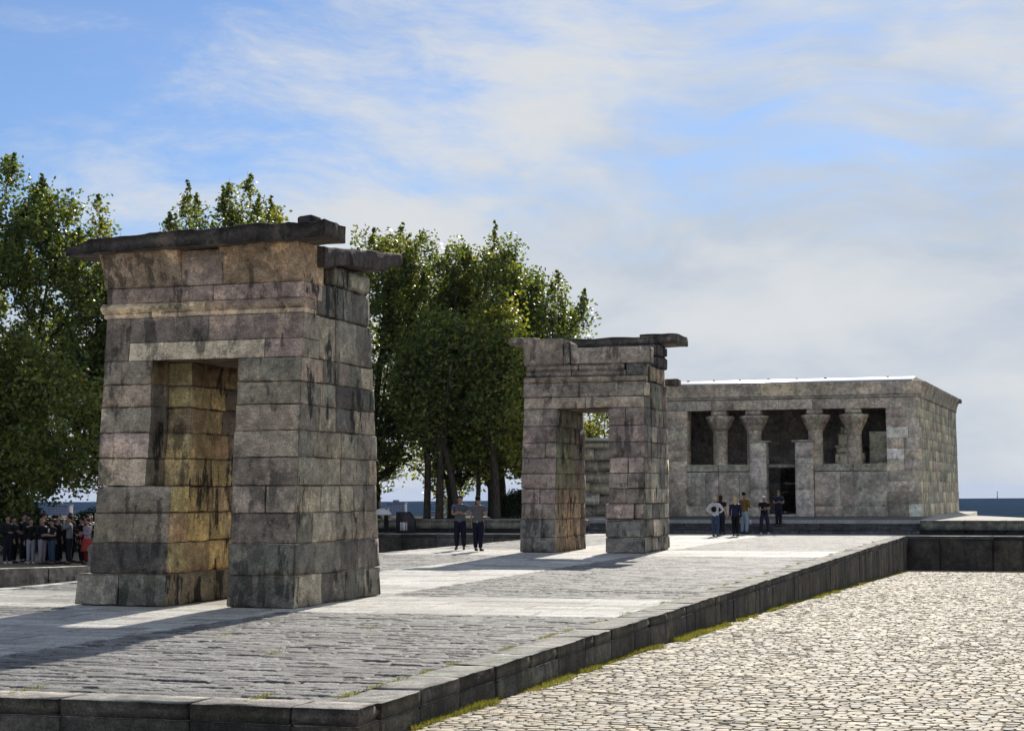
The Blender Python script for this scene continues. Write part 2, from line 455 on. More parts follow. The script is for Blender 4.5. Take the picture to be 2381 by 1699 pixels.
profile_x(mb, cav(yf + .03, 5.505, 6.20, .25), -13.56, -12.06, (.29, .215, .15), 14, .09, .016)
rbox(mb, -14.355, -13.565, yf - .02, yf + .8, 5.505, 6.12, r=.01, amp=.006, col=(.30, .235, .2), seed=5)
mb.build('hollow_cornice', M['stone'], g1, True)
mb = MB()
rbox(mb, -16.42, -11.47, 26.28, 27.22, 6.13, 6.42, r=.025, res=.15, amp=.05, col=(.11, .10, .095), seed=77, chip=.04, nscale=3.0)
def tilt(V):
    V = V.copy(); V[:, 2] += (V[:, 0] + 13.9) * .022
    V[:, 2] -= np.clip((-V[:, 0] - 15.75) * .35, 0, .2) * (V[:, 2] > 6.25)
    return V
mb.warp(tilt); mb.build('capping_slab', M['slab'], g1, False); mb = MB()
rbox(mb, -12.05, -11.75, 26.45, 26.95, 6.40, 6.58, r=.06, res=.06, amp=.05, col=(.11, .10, .095), seed=8, nscale=3)
mb.build('broken_lump', M['slab'], g1, False)
mb = MB()   # broken upper courses behind the front cornice
cu = lambda x, y, z, r: {'x': jit((.3, .26, .2), r), 'X': jit(r.choice(GREYS), r, .15), 'y': (.2, .17, .14), 'Y': jit((.25, .2, .17), r), 'z': (.1, .09, .08), 'Z': (.5, .44, .36)}
masonry(mb, -15.8, -12.06, 27.3, 29.85, [4.975, 5.56], cu, rs, lx=(1.2, 1.9), ly=(.7, 1.1), chip=.3, r=.04)
masonry(mb, -15.8, -12.14, 28.2, 30.0, [5.56, 6.0], cu, rs, lx=(.9, 1.5), ly=(.7, 1.0), chip=.5, r=.09, amp=.04, skip=lambda x, y, z: y < 28.4 and x > -13.5)
mb.build('broken_course', M['stone2'], g1, True)
mb = MB()
rbox(mb, -13.25, -11.93, 27.35, 31.15, 5.80, 6.17, r=.03, res=.17, amp=.055, col=(.10, .09, .095), seed=41, chip=.06, nscale=2.2)
def lift(V):
    V = V.copy(); lowr = V[:, 2] < 6.0; V[:, 2] += (V[:, 1] - 27.35) * .095
    V[:, 2] += np.clip(V[:, 1] - 30.1, 0, 1) * lowr * .16; V[:, 2] += np.clip(1 - np.abs(V[:, 1] - 28.6) / 1.1, 0, 1) * lowr * .08
    return V
mb.warp(lift); mb.build('capping_slab', M['slab'], g1, False)

# ---- gate 2 (middle)
g2 = tag(empty('stone_gateway', (-14.1, 54.5, 0)), 'farther sandstone gateway with a broken top, standing between the near gateway and the temple', 'stone gateway', 'freestanding Egyptian stone gateways on the platform')
rs = random.Random(23)
Z2 = [0, .47, 1.04, 1.54, 2.01, 2.49, 2.99, 3.48, 4.0, 4.56]
b2 = batter(52.6, 56.5, .075, .04, -16.15, -12.1)
F2 = [(.25, .205, .185), (.22, .18, .165), (.27, .225, .2), (.2, .17, .155)]
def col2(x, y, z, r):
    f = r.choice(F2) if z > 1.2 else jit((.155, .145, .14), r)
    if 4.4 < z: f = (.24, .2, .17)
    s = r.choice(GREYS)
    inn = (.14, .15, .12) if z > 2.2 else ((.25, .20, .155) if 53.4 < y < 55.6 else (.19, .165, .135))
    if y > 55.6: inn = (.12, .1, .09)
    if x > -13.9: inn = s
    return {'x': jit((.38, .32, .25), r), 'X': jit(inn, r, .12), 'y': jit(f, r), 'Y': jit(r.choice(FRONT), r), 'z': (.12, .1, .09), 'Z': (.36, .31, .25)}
mb = MB()
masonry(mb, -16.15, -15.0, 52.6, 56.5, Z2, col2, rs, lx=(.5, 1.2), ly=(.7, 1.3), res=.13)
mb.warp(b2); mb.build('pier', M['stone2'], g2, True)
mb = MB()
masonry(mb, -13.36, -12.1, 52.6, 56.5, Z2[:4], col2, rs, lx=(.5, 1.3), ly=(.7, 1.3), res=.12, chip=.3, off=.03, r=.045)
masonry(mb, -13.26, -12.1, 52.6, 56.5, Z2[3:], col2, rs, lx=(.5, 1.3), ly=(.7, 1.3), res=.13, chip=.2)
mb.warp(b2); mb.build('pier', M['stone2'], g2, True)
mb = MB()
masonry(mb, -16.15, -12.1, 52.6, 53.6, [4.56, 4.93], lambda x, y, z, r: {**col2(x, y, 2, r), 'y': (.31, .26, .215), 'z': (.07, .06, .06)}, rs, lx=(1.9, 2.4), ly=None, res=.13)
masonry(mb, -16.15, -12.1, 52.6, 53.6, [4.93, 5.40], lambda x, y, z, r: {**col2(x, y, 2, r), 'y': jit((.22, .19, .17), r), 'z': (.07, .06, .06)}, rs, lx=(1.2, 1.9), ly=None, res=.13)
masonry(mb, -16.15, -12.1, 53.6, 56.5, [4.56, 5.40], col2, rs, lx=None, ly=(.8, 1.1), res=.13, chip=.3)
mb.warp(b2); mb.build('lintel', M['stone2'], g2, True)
yf = 52.6 + .075 * 5.4
mb = MB()
profile_x(mb, torus_prof(yf, 5.41, 5.58, .08), -16.1, -12.75, (.27, .225, .185), 5, .14)
profile_x(mb, torus_prof(yf, 5.42, 5.58, .05), -12.74, -12.15, (.24, .2, .165), 6, .14)
mb.build('round_moulding', M['stone2'], g2, True); mb = MB()
rbox(mb, -12.2, -11.75, 56.25, 56.85, 5.42, 5.66, r=.05, res=.1, amp=.02, col=(.1, .09, .085), seed=3)
mb.build('moulding_end', M['stone2'], g2, True)
mb = MB()
for (a, b, c, d, q, s_) in ((-16.05, -14.55, 5.60, 5.78, (.24, .2, .18), 0), (-14.54, -12.75, 5.60, 5.77, (.22, .185, .165), .01), (-16.05, -14.3, 5.785, 5.98, (.26, .22, .19), .03),
                            (-14.29, -12.8, 5.78, 5.98, (.27, .225, .195), .02), (-12.74, -12.2, 5.60, 5.98, (.13, .125, .12), .04)):
    rbox(mb, a, b, yf + .02 + s_, 54.2, c, d, r=.012, res=.12, amp=.01, col={'y': q, 'X': (.14, .14, .125), 'x': q, 'Y': q, 'z': q, 'Z': (.45, .4, .33)}, seed=int(-a * 31 + c * 7), chip=.12)
mb.build('frieze', M['stone2'], g2, True)
mb = MB()
profile_x(mb, cav(yf + .04, 5.99, 6.82, .18, 1.1), -16.12, -14.82, (.22, .19, .17), 31, .12, .03)
rbox(mb, -14.82, -14.56, yf + .02, yf + .9, 5.99, 6.72, r=.06, res=.1, amp=.04, col=(.25, .23, .21), seed=99, chip=.4)
rbox(mb, -16.62, -15.7, yf - .1, yf + 1.0, 6.66, 6.87, r=.06, res=.1, amp=.035, col=(.2, .18, .16), seed=92, chip=.2)
rbox(mb, -14.545, -11.98, yf + .03, yf + .62, 5.99, 6.50, r=.012, res=.1, amp=.012, col={'y': (.29, .25, .22), 'X': (.2, .18, .16), 'x': (.2, .2, .2), 'Y': (.2, .2, .2), 'z': (.1, .1, .1), 'Z': (.5, .45, .38)}, seed=17, chip=.06)
mb.build('cornice_block', M['stone2'], g2, True)
mb = MB()
masonry(mb, -16.0, -12.15, 53.8, 56.1, [5.41, 5.95], cu, rs, lx=(1.2, 1.9), ly=(.7, 1.1), res=.13, chip=.4, r=.05)
masonry(mb, -16.0, -12.12, 54.9, 56.35, [5.95, 6.35, 6.72], lambda x, y, z, r: jit((.10, .095, .1), r), rs, lx=(1.2, 1.9), ly=(.7, 1.1), res=.13, chip=.3, r=.05)
mb.build('broken_course', M['slab'], g2, True)
mb = MB()
rbox(mb, -16.0, -12.3, 55.0, 57.1, 6.73, 7.0, r=.03, res=.2, amp=.07, col=(.13, .125, .12), seed=55, chip=.12, nscale=1.4)
rbox(mb, -12.9, -11.62, 55.6, 57.5, 6.80, 7.12, r=.03, res=.2, amp=.04, col=(.13, .125, .12), seed=58, chip=.1, nscale=1.5)
mb.build('capping_slab', M['slab'], g2, False)

# ------------------------------------------------------------------ the temple
tp = tag(empty('temple', (-13.2, 98, .62)), 'long low sandstone temple with four columns across its front, at the end of the platform', 'temple')
rs = random.Random(5)
TC = [(.255, .23, .20), (.24, .218, .19), (.275, .245, .208), (.235, .215, .188), (.25, .23, .195), (.285, .252, .212), (.225, .212, .19)]
def tcol(x, y, z, r):
    c = r.choice(TC)
    if z < 1.6: c = tuple(k * .72 for k in c)
    if r.random() < .05: c = (.36, .36, .34)
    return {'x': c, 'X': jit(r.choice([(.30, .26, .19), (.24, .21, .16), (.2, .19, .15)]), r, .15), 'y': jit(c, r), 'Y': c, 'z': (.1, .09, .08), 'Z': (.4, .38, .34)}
Y0 = 89.0
ZT = [.62, 1.25, 1.85, 2.4, 2.95, 3.5, 4.05, 4.6, 5.15, 5.65, 6.13]
tb = batter(89, 109, .035, .035, -20.3, -6.2, .012)
def flare(V):   # the flank spreads a little towards the back
    V = V.copy(); k = np.clip((V[:, 1] - 89.6) / 19.0, 0, 1); V[:, 0] += (V[:, 0] > -9) * k * .85
    return V
kw = dict(dirt=.22, res=.22, r=.012, amp=.006, off=.006, gap=.001, chip=.05)
mb = MB()
masonry(mb, -20.3, -18.2, Y0, 90.2, ZT, tcol, rs, lx=(.7, 1.2), ly=None, **kw)
mb.warp(tb); mb.build('wall', M['temple'], tp, True); mb = MB()
masonry(mb, -7.83, -6.15, Y0, 90.2, ZT, tcol, rs, lx=(.8, 1.2), ly=None, **kw)
mb.warp(tb); mb.build('wall', M['temple'], tp, True)
mb = MB()
masonry(mb, -20.3, -6.17, Y0, 90.2, [6.13, 6.66], tcol, rs, lx=(1.1, 2.0), ly=None, **kw)
mb.warp(tb); mb.build('architrave', M['temple'], tp, True)
mb = MB()
yt = Y0 + .035 * 6.7
profile_x(mb, torus_prof(yt, 6.665, 6.80, .07), -20.3, -6.15, (.2, .185, .16), 5, .3, .006)
xs = cuts(-20.35, -6.12, 1.0, 2.2, rs)
for a, b in zip(xs[:-1], xs[1:]):
    cc = jit(rs.choice(TC), rs); cc = (.38, .33, .25) if -14.9 < a < -13.4 else cc
    profile_x(mb, cav(yt + .03, 6.805, 7.48, .22, 1.0), a + .003, b - .003, cc, int(-a * 13), .2, .006)
mb.build('hollow_cornice', M['temple'], tp, True)
mb = MB()   # right flank with its own flaring cornice
masonry(mb, -7.2, -6.17, 90.2, 109, ZT + [6.66], tcol, rs, lx=None, ly=(1.0, 2.0), faces='XYZy', **kw)
mb.warp(tb); mb.warp(flare); mb.build('side_wall', M['temple'], tp, True)
mb = MB()
k = 6; W = []; pr = [(-7.2, 6.67)] + [(-6.22 + .26 * (1 - math.cos(t / k * math.pi / 2)), 6.67 + .82 * t / k) for t in range(k + 1)] + [(-7.2, 7.49)]
ny = 40
V = [(x, 89.95 + (109.1 - 89.95) * j / ny, z) for j in range(ny + 1) for (x, z) in pr]
n = len(pr); F = [(j * n + i, (j + 1) * n + i, (j + 1) * n + (i + 1) % n, j * n + (i + 1) % n) for j in range(ny) for i in range(n)]
F += [tuple(range(n)), tuple(ny * n + i for i in range(n))[::-1]]
mb.add(V, F, (.24, .21, .17)); mb.warp(flare)
rbox(mb, -5.5, -5.05, 108.2, 109.3, 7.25, 7.5, r=.05, res=.2, amp=.03, col=(.12, .11, .1), seed=2)
mb.build('side_cornice', M['temple'], tp, True)
mb = MB()
masonry(mb, -20.3, -19.3, 90.2, 109, ZT + [6.66, 7.4], tcol, rs, lx=None, ly=(1.2, 2.4), faces='xXYZ', **kw)
mb.build('side_wall', M['temple'], tp, True); mb = MB()
masonry(mb, -19.3, -5.4, 108.0, 109, ZT + [6.66, 7.4], tcol, rs, lx=(1.5, 3), ly=None, faces='yYZ', **kw)
mb.build('rear_wall', M['temple'], tp, True)
mb = MB()   # inner wall of the porch with the sanctuary doorway
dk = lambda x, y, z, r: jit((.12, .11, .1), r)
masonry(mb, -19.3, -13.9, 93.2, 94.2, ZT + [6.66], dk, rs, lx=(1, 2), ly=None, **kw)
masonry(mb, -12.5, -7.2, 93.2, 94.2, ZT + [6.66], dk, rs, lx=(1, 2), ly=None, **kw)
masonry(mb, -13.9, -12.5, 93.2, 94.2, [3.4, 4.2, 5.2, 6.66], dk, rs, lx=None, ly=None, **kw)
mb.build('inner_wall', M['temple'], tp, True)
mb = MB()   # added blocks, their pale colour standing for light seen between the right columns
for (a, b, c, d) in ((-10.75, -9.2, 3.3, 3.9), (-10.7, -9.35, 3.9, 4.2), (-10.8, -9.3, 4.2, 4.3), (-10.6, -9.6, 4.3, 4.9), (-10.45, -9.8, 4.9, 5.3), (-10.3, -9.95, 5.3, 5.7)):
    rbox(mb, a, b, 91.6, 92.0, c, d, r=.06, res=.1, amp=.03, col=(.85, .8, .66), seed=int(c * 10), chip=.3)
rbox(mb, -10.8, -9.2, 91.7, 92.1, .63, 3.3, r=.05, res=.3, amp=.02, col=(.2, .2, .18), seed=4)
mb.build('bright_shape_blocks', M['stone2'], tp, True)
mb = MB()
masonry(mb, -8.9, -7.25, 91.0, 91.8, [.63, 1.4, 2.2, 2.9, 3.4, 4.0, 4.55, 5.0], lambda x, y, z, r: jit((.3, .3, .25), r), rs, lx=(.7, 1), ly=None, **kw)
mb.build('porch_wall', M['temple'], tp, True)
# columns
def col_cap(cx, kind, seed):
    cy = 89.62
    mb = MB(); cc = (.215, .195, .165)
    mb.lathe(cx, cy, [(.42, .62), (.42, .9), (.40, 1.0), (.385, 3.2), (.375, 4.9), (.39, 4.93), (.39, 4.97), (.37, 4.99), (.39, 5.03), (.39, 5.07)], 28, cc)
    sh = mb.build('column', M['temple'], tp, True)
    mb = MB()
    # open bell with a ring of carved leaves in two tiers
    mb.lathe(cx, cy, [(.38, 5.05), (.45, 5.2), (.55, 5.4), (.64, 5.62), (.70, 5.78), (.68, 5.84), (.4, 5.86)], 32, cc, 8, .09)
    for tier, (zb, rb, n, w, hgt) in enumerate(((5.10, .44, 8, .22, .38), (5.34, .56, 12, .20, .40))):
        for q in range(n):
            t = 2 * math.pi * (q + .5 * tier) / n
            u = np.array([math.cos(t), math.sin(t)]); v = np.array([-u[1], u[0]])
            P = []
            for (dz, dr, ww) in ((0, 0, w), (hgt * .5, .05, w * 1.15), (hgt * .85, .13, w * .9), (hgt, .2, w * .45), (hgt * .9, .22, w * .3)):
                for sgn in (-1, 1): P.append((cx + u[0] * (rb + dr) + v[0] * ww * sgn * .5, cy + u[1] * (rb + dr) + v[1] * ww * sgn * .5, zb + dz))
            for (dz, dr, ww) in ((hgt * .8, .0, w * .7), (0, -.05, w)):
                for sgn in (-1, 1): P.append((cx + u[0] * (rb + dr) + v[0] * ww * sgn * .5, cy + u[1] * (rb + dr) + v[1] * ww * sgn * .5, zb + dz))
            m = len(P) // 2
            mb.add(P, [(2 * i, 2 * i + 1, (2 * i + 3) % (2 * m), (2 * i + 2) % (2 * m)) for i in range(m)], tuple(k * (.85 + .3 * rs.random()) for k in cc))
    cap = mb.build('capital', M['temple'], sh, True)
    mb = MB(); rbox(mb, cx - .4, cx + .4, cy - .42, cy + .42, 5.87, 6.13, r=.02, res=.2, amp=.008, col=cc, seed=seed)
    mb.build('abacus', M['temple'], sh, True)
for i, cx in enumerate((-16.47, -14.68, -11.5, -9.53)): col_cap(cx, i, i)
def screen(x0, x1, seed):
    mb = MB(); r_ = random.Random(seed)
    masonry(mb, x0, x1, 89.08, 89.5, [.62, 1.15, 2.92], lambda x, y, z, r: jit(r.choice([(.215, .205, .18), (.225, .205, .18), (.205, .2, .175)]), r), r_, lx=(.9, 1.5), ly=None, **kw)
    profile_x(mb, cav(89.06, 2.95, 3.3, .12, .46), x0 + .01, x1 - .01, (.22, .22, .19), seed, .2, .008)
    mb.build('screen_wall', M['temple'], tp, True)
screen(-18.19, -16.5, 3); screen(-16.49, -14.80, 4); screen(-11.52, -9.56, 6); screen(-9.55, -7.84, 8)
for (x0, x1, s_) in ((-14.80, -13.97, 1), (-12.47, -11.55, 2)):
    mb = MB(); r_ = random.Random(s_)
    masonry(mb, x0, x1, 88.84, 89.9, [.62, 1.1, 2.0, 2.7, 3.6, 4.42], lambda x, y, z, r: jit((.235, .22, .2), r), r_, lx=None, ly=None, **kw)
    rbox(mb, x0 - (.05 if s_ == 1 else .18), x1 + (.18 if s_ == 1 else .05), 88.8, 89.9, 4.42, 4.54, r=.03, res=.2, amp=.02, col=(.2, .19, .17), seed=s_, chip=.2)
    mb.build('door_jamb', M['temple'], tp, True)
mb = MB(); rbox(mb, -13.965, -12.475, 89.2, 89.6, 3.12, 3.32, r=.02, res=.2, amp=.006, col=(.16, .15, .13), seed=9)
mb.build('door_bar', M['temple'], tp, True); mb = MB()
rbox(mb, -13.965, -12.475, 89.1, 89.7, .60, .74, r=.02, res=.2, amp=.006, col=(.26, .26, .25), seed=10)
mb.build('threshold', M['temple'], tp, True)
# roof: pale metal sheet, low crowned, with small vents along it
M['roof'] = plain('pale_roof_sheet', (.80, .79, .76), .30, 0.0, .08, 2, .7)
mb = MB()
P = []; nx = 2
rows = [(89.22, 7.50), (89.6, 7.60), (90.9, 7.80), (99, 7.86), (107, 7.80), (108.8, 7.6), (108.9, 7.49)]
for (y, z) in rows:
    for x in (-20.2, -6.55 + .6 * (y - 89) / 20): P.append((x, y, z))
mb.add(P, [(2 * i, 2 * i + 1, 2 * i + 3, 2 * i + 2) for i in range(len(rows) - 1)] + [tuple(2 * i for i in range(len(rows)))[::-1], tuple(2 * i + 1 for i in range(len(rows))), (0, 12, 13, 1)], (.7, .7, .7))
rf = mb.build('roof', M['roof'], tp)
M['darkmetal'] = plain('dark_metal', (.05, .05, .055), .5, .3, .15)
for x in (-18.4, -17.0, -15.6, -14.1, -12.6, -11.1, -7.9):
    mb = MB(); mb.lathe(x, 90.9, [(.06, 7.78), (.06, 7.82), (.09, 7.825), (.07, 7.85), (.03, 7.86)], 10); mb.build('vent', M['darkmetal'], rf, True)
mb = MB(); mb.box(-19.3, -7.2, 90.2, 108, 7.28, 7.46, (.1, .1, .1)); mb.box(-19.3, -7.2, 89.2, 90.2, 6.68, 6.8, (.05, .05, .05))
mb.build('ceiling_slab', M['temple'], tp)
mb = MB()
masonry(mb, -26.5, -20.32, 89.6, 98, [.62, 1.2, 1.8, 2.4, 3.0, 3.6, 4.2, 4.62], tcol, rs, lx=(.8, 1.6), ly=(2.5, 4), faces='xXyYZ', res=.3, r=.02, amp=.01, off=.01, gap=.002, chip=.05)
mb.build('side_wing', M['temple'], tp, True)
mb = MB(); mb.box(-26.6, -20.33, 89.5, 98.1, 4.625, 4.80, (.7, .7, .7)); mb.build('wing_roof', M['roof'], tp)
# ------------------------------------------------------------------ ground, platform, basin
def fz(y): return np.interp(y, [-20, 0, 16, 19, 31, 46, 71, 76], [-.30, -.30, -.34, -.38, -.53, -.82, -1.36, -1.47])

# platform paving as real relief: courses of riven setts, with bands of larger smooth slabs
def paving_height(X, Y):
    smooth = ((X > -15.65) & (X < -11.9)) | ((Y > 25.7) & (Y < 30.1)) | ((Y > 50.4) & (Y < 55.4)) | (Y > 74.6)
    def layer(d, wlo, whi, s):
        yy = Y + 0 * X
        r = np.floor(yy / d); fy = yy / d - r
        w = wlo + (whi - wlo) * h2(r, r * 0, s + 1)
        u = X / w + h2(r, r * 0 + 3, s + 2) * 7
        u = u + .22 * np.sin(u * 2.1 + r * 1.7)
        c = np.floor(u); fx = u - c
        e = np.minimum(np.minimum(fy, 1 - fy) * d, np.minimum(fx, 1 - fx) * w * .75)
        return r, c, fx, fy, e, w
    r, c, fx, fy, e, w = layer(.155, .22, .62, 11)
    P = np.stack([X.ravel(), Y.ravel(), X.ravel() * 0], 1)
    n1 = vnoise(P, 11, 1).reshape(X.shape); n2 = vnoise(P, 31, 2).reshape(X.shape)
    n0 = vnoise(P, .5, 4).reshape(X.shape)
    hr = (h2(c, r, 21) - .5) * .020 + (h2(c, r, 22) - .5) * .022 * (fy - .5) + (h2(c, r, 27) - .5) * .014 * (fx - .5) + n1 * .0014 + n2 * .0042
    jr = np.clip(1 - e / .019, 0, 1) * np.where(h2(r, c, 33) > .45, 1, .15)
    hr = hr - jr * .025
    t = h2(c, r, 23)
    cr = np.stack([.17 + .16 * t, .166 + .155 * t, .158 + .148 * t], -1) * (1 + .35 * (h2(c, r, 25) - .5))[..., None]
    cr = cr * (1 - .75 * np.clip(jr * 1.6, 0, 1))[..., None]
    r, c, fx, fy, e, w = layer(.46, .7, 1.5, 51)
    hs = (h2(c, r, 61) - .5) * .008 + (h2(c, r, 62) - .5) * .008 * (fy - .5) + n1 * .0015
    js = np.clip(1 - e / .022, 0, 1)
    hs = hs - js * .010
    t = h2(c, r, 63)
    cs = np.stack([.44 + .24 * t, .43 + .23 * t, .395 + .21 * t], -1)
    dark = h2(c, r, 69) > .84
    cs = np.where(dark[..., None], cs * .72, cs)
    cs = cs * (1 - .75 * js)[..., None]
    S = smooth.astype(float)
    hgt = hs * S + hr * (1 - S) - .004 * (1 - S)
    col = cs * S[..., None] + cr * (1 - S)[..., None]
    col = col * (1 + .08 * n0)[..., None]
    return hgt - .006, col
ys = [14.75]
while ys[-1] < 77.2: ys.append(ys[-1] + max(.017, .0012 * ys[-1]))
ys[-1] = 77.2
xs = np.arange(-20.0, -6.38, .034); xs[-1] = -6.38
X, Y = np.meshgrid(xs, np.array(ys), indexing='xy')
Hh, Cc = paving_height(X, Y)
V = np.stack([X.ravel(), Y.ravel(), Hh.ravel()], 1)
I = np.arange(X.size).reshape(X.shape)
F = np.stack([I[:-1, :-1], I[:-1, 1:], I[1:, 1:], I[1:, :-1]], -1).reshape(-1, 4)
mb = MB(); mb.add(V, F, Cc.reshape(-1, 3)); tag(mb.build('platform', M['paving'], None, True), kind='structure')

# kerbed retaining walls round the platform
GC = [(.085, .08, .07), (.07, .068, .062), (.105, .10, .088), (.06, .057, .052), (.09, .083, .068)]
def kerb(name, label, x0, x1, y0, y1, along, zb, topc, seed, L=(.55, 1.5), res=.12, fzb=None):
    r_ = random.Random(seed); mb = MB()
    a, b = (x0, x1) if along == 'x' else (y0, y1)
    ps = cuts(a, b, L[0], L[1], r_)
    for p, q in zip(ps[:-1], ps[1:]):
        dx, dz = r_.uniform(-.008, .008), r_.uniform(-.006, .006)
        base = float(fzb((p + q) / 2)) - .25 if fzb is not None else zb
        for (lo, hi) in ((base, -.155), (-.155, 0)):
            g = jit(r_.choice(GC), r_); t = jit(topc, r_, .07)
            cc = {'x': g, 'X': g, 'y': g, 'Y': g, 'z': g, 'Z': t}  # side faces coloured darker than tops to deepen their shade
            if along == 'x': rbox(mb, p + .002, q - .002, y0 + dx, y1, lo + .001, hi + dz, r=.014, res=res, amp=.006, col=cc, seed=r_.randint(0, 999), chip=.16)
            else: rbox(mb, x0, x1 + dx, p + .002, q - .002, lo + .001, hi + dz, r=.014, res=res, amp=.010, col=cc, seed=r_.randint(0, 999), chip=.16)
    return tag(mb.build(name, M['granite'], None, True), label, 'retaining wall')
kerb('retaining_wall', 'dark granite wall across the near end of the platform, at the bottom left', -20.45, -5.86, 14.22, 14.74, 'x', -.7, (.27, .262, .25), 3)
kerb('retaining_wall', 'long dark granite wall running from the foreground towards the temple beside the cobbles', -6.375, -5.85, 14.745, 74.9, 'y', 0, (.27, .265, .25), 5, L=(.45, 1.4), fzb=fz)
kerb('retaining_wall', 'low granite wall along the far left side of the platform behind the near gateway', -20.45, -20.0, 14.745, 74.9, 'y', -1.7, (.5, .49, .47), 6, res=.3)
kerb('retaining_wall', 'dark granite wall closing the far end of the cobbled basin, at the right', -5.845, 22, 74.95, 75.5, 'x', -1.75, (.62, .6, .56), 8, L=(1.1, 2.2), res=.3)
kerb('retaining_wall', 'granite wall with a pale top edge under the trees, behind the two guards', -33, -20.455, 74.95, 75.5, 'x', -1.75, (.62, .6, .56), 9, L=(1.5, 3.0), res=.3)
# ledge in front of the terrace, the terrace and its overhanging edge course
mb = MB(); mb.box(-33, -20.3, 75.505, 78.4, -.6, -.003, (.6, .6, .6)); mb.box(-5.7, 22, 75.505, 78.4, -.6, -.003, (.6, .6, .6)); mb.box(-20.3, -5.7, 77.205, 78.4, -.6, -.003)
tag(mb.build('ledge', M['terrace']), kind='structure')
def edge_course(name, label, x0, x1, seed):
    r_ = random.Random(seed); mb = MB()
    ps = cuts(x0, x1, 1.6, 2.8, r_)
    for p, q in zip(ps[:-1], ps[1:]):
        g = jit((.20, .195, .17), r_); d = jit((.08, .075, .075), r_)
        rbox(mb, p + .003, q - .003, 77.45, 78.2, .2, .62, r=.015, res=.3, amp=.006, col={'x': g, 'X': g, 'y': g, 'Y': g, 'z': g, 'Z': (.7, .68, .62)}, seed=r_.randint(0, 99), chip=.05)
        rbox(mb, p + .003, q - .003, 77.68, 78.2, 0, .199, r=.01, res=.3, amp=.006, col=d, seed=r_.randint(0, 99), chip=.05)
    tag(mb.build(name, M['granite'], None, True), label, 'terrace wall')
edge_course('terrace_wall', 'overhanging pale stone edge of the terrace to the right of the temple steps', -5.46, 22, 4)
edge_course('terrace_wall', 'overhanging stone edge of the terrace beneath the tree trunks, left of the temple steps', -62, -20.6, 7)
mb = MB()
pl = [(-26.6, 78.2), (22, 78.2), (22, 79.2), (-1.2, 85.6), (-4.15, 94.6), (-4.4, 112), (-26.6, 112)]
n = len(pl)
mb.add([(x, y, .616) for x, y in pl] + [(x, y, -2.5) for x, y in pl], [tuple(range(n))] + [(i, i + n, (i + 1) % n + n, (i + 1) % n) for i in range(n)], (.5, .5, .5))
tag(mb.build('terrace', M['terrace']), kind='structure')
mb = MB(); mb.box(-62, -26.605, 78.2, 91, -2.5, .60); mb.box(-62, -26.605, 91, 112, -2.5, -.4); tag(mb.build('lawn', M['lawn']), kind='structure')
mb = MB(); mb.box(-20.25, -5.6, 79.32, 88.75, .3, .624); tag(mb.build('landing_shade_sheet', M['landing_shade_sheet']), kind='structure')  # dark sheet laid on the terrace, painting in the temple's shade
st = tag(empty('stone_steps', (-13, 78, 0)), 'shaded stone steps leading up from the platform to the temple', 'steps')
r_ = random.Random(3)
for i in range(4):
    mb = MB(); y = 77.35 + .42 * i
    ps = cuts(-20.58, -5.48, 1.4, 2.6, r_)
    for p, q in zip(ps[:-1], ps[1:]):
        rbox(mb, p + .002, q - .002, y, 79.3 if i == 3 else y + .5, .155 * i + .002, .155 * (i + 1), r=.015, res=.4, amp=.004, col=jit((.11, .11, .12), r_), seed=r_.randint(0, 99))
    mb.build('step', M['granite'], st, True)

# basin beds and their cobbles
mb = MB()
yy = np.array([-15, 0, 8, 14.2, 16, 19, 25, 31, 38, 46, 58, 71, 75])
V = [(x, y, float(fz(y)) - .007) for y in yy for x in (-5.9, 22)]
mb.add(V, [(2 * i, 2 * i + 1, 2 * i + 3, 2 * i + 2) for i in range(len(yy) - 1)])
tag(mb.build('basin_bed', M['joint']), kind='structure')
mb = MB()
mb.add([(-33, 10, -1.1), (-20.4, 10, -1.1), (-20.4, 75, -1.35), (-33, 75, -1.35), (-33, -15, -1.1), (-5.9, -15, -.7), (-5.9, 14.3, -.7), (-20.4, 14.3, -1.1)], [(0, 1, 2, 3), (4, 5, 6, 7)])
tag(mb.build('far_basin_bed', M['basin']), kind='structure')
r2 = np.random.default_rng(5)
cx, cy, cw, cl = [], [], [], []
y = 13.2
row = 0
while y < 74.7:
    d = r2.uniform(.11, .175)
    x = -5.80 - r2.uniform(0, .15)
    xmax = 2.6 if y < 45 else 3.2
    while x < xmax:
        w = r2.uniform(.08, .20)
        cx.append(x + w / 2); cy.append(y + d / 2 + .028 * math.sin(x * 2.3 + row) + r2.uniform(-.025, .025)); cw.append(w); cl.append(d * r2.uniform(.88, 1.04))
        x += w + .006
    y += d; row += 1
cx, cy, cw, cl = map(np.array, (cx, cy, cw, cl)); n = len(cx)
ok = cx > -5.84; cx, cy, cw, cl = cx[ok], cy[ok], cw[ok], cl[ok]; n = len(cx)
ang = np.linspace(0, 2 * np.pi, 9)[:-1] + np.pi / 8
def ring(sc, zz, seed):
    sq = np.abs(np.cos(ang)) ** .5 * np.sign(np.cos(ang)), np.abs(np.sin(ang)) ** .5 * np.sign(np.sin(ang))
    q = np.random.default_rng(3).uniform(.86, 1.1, (n, 8))
    px = cx[:, None] + sq[0][None] * (cw[:, None] / 2) * sc * q; py = cy[:, None] + sq[1][None] * (cl[:, None] / 2) * sc * q
    return np.stack([px, py, fz(py) + zz], -1)
hh = r2.uniform(.003, .010, n)[:, None]
t1, t2 = r2.uniform(-.005, .005, (n, 1)), r2.uniform(-.007, .007, (n, 1))
A = ring(1.0, -.014, 1); B = ring(.955, hh * .6 + t1 * np.cos(ang) + t2 * np.sin(ang), 1); D = ring(.86, hh * .96 + (t1 * np.cos(ang) + t2 * np.sin(ang)) * .6, 2)
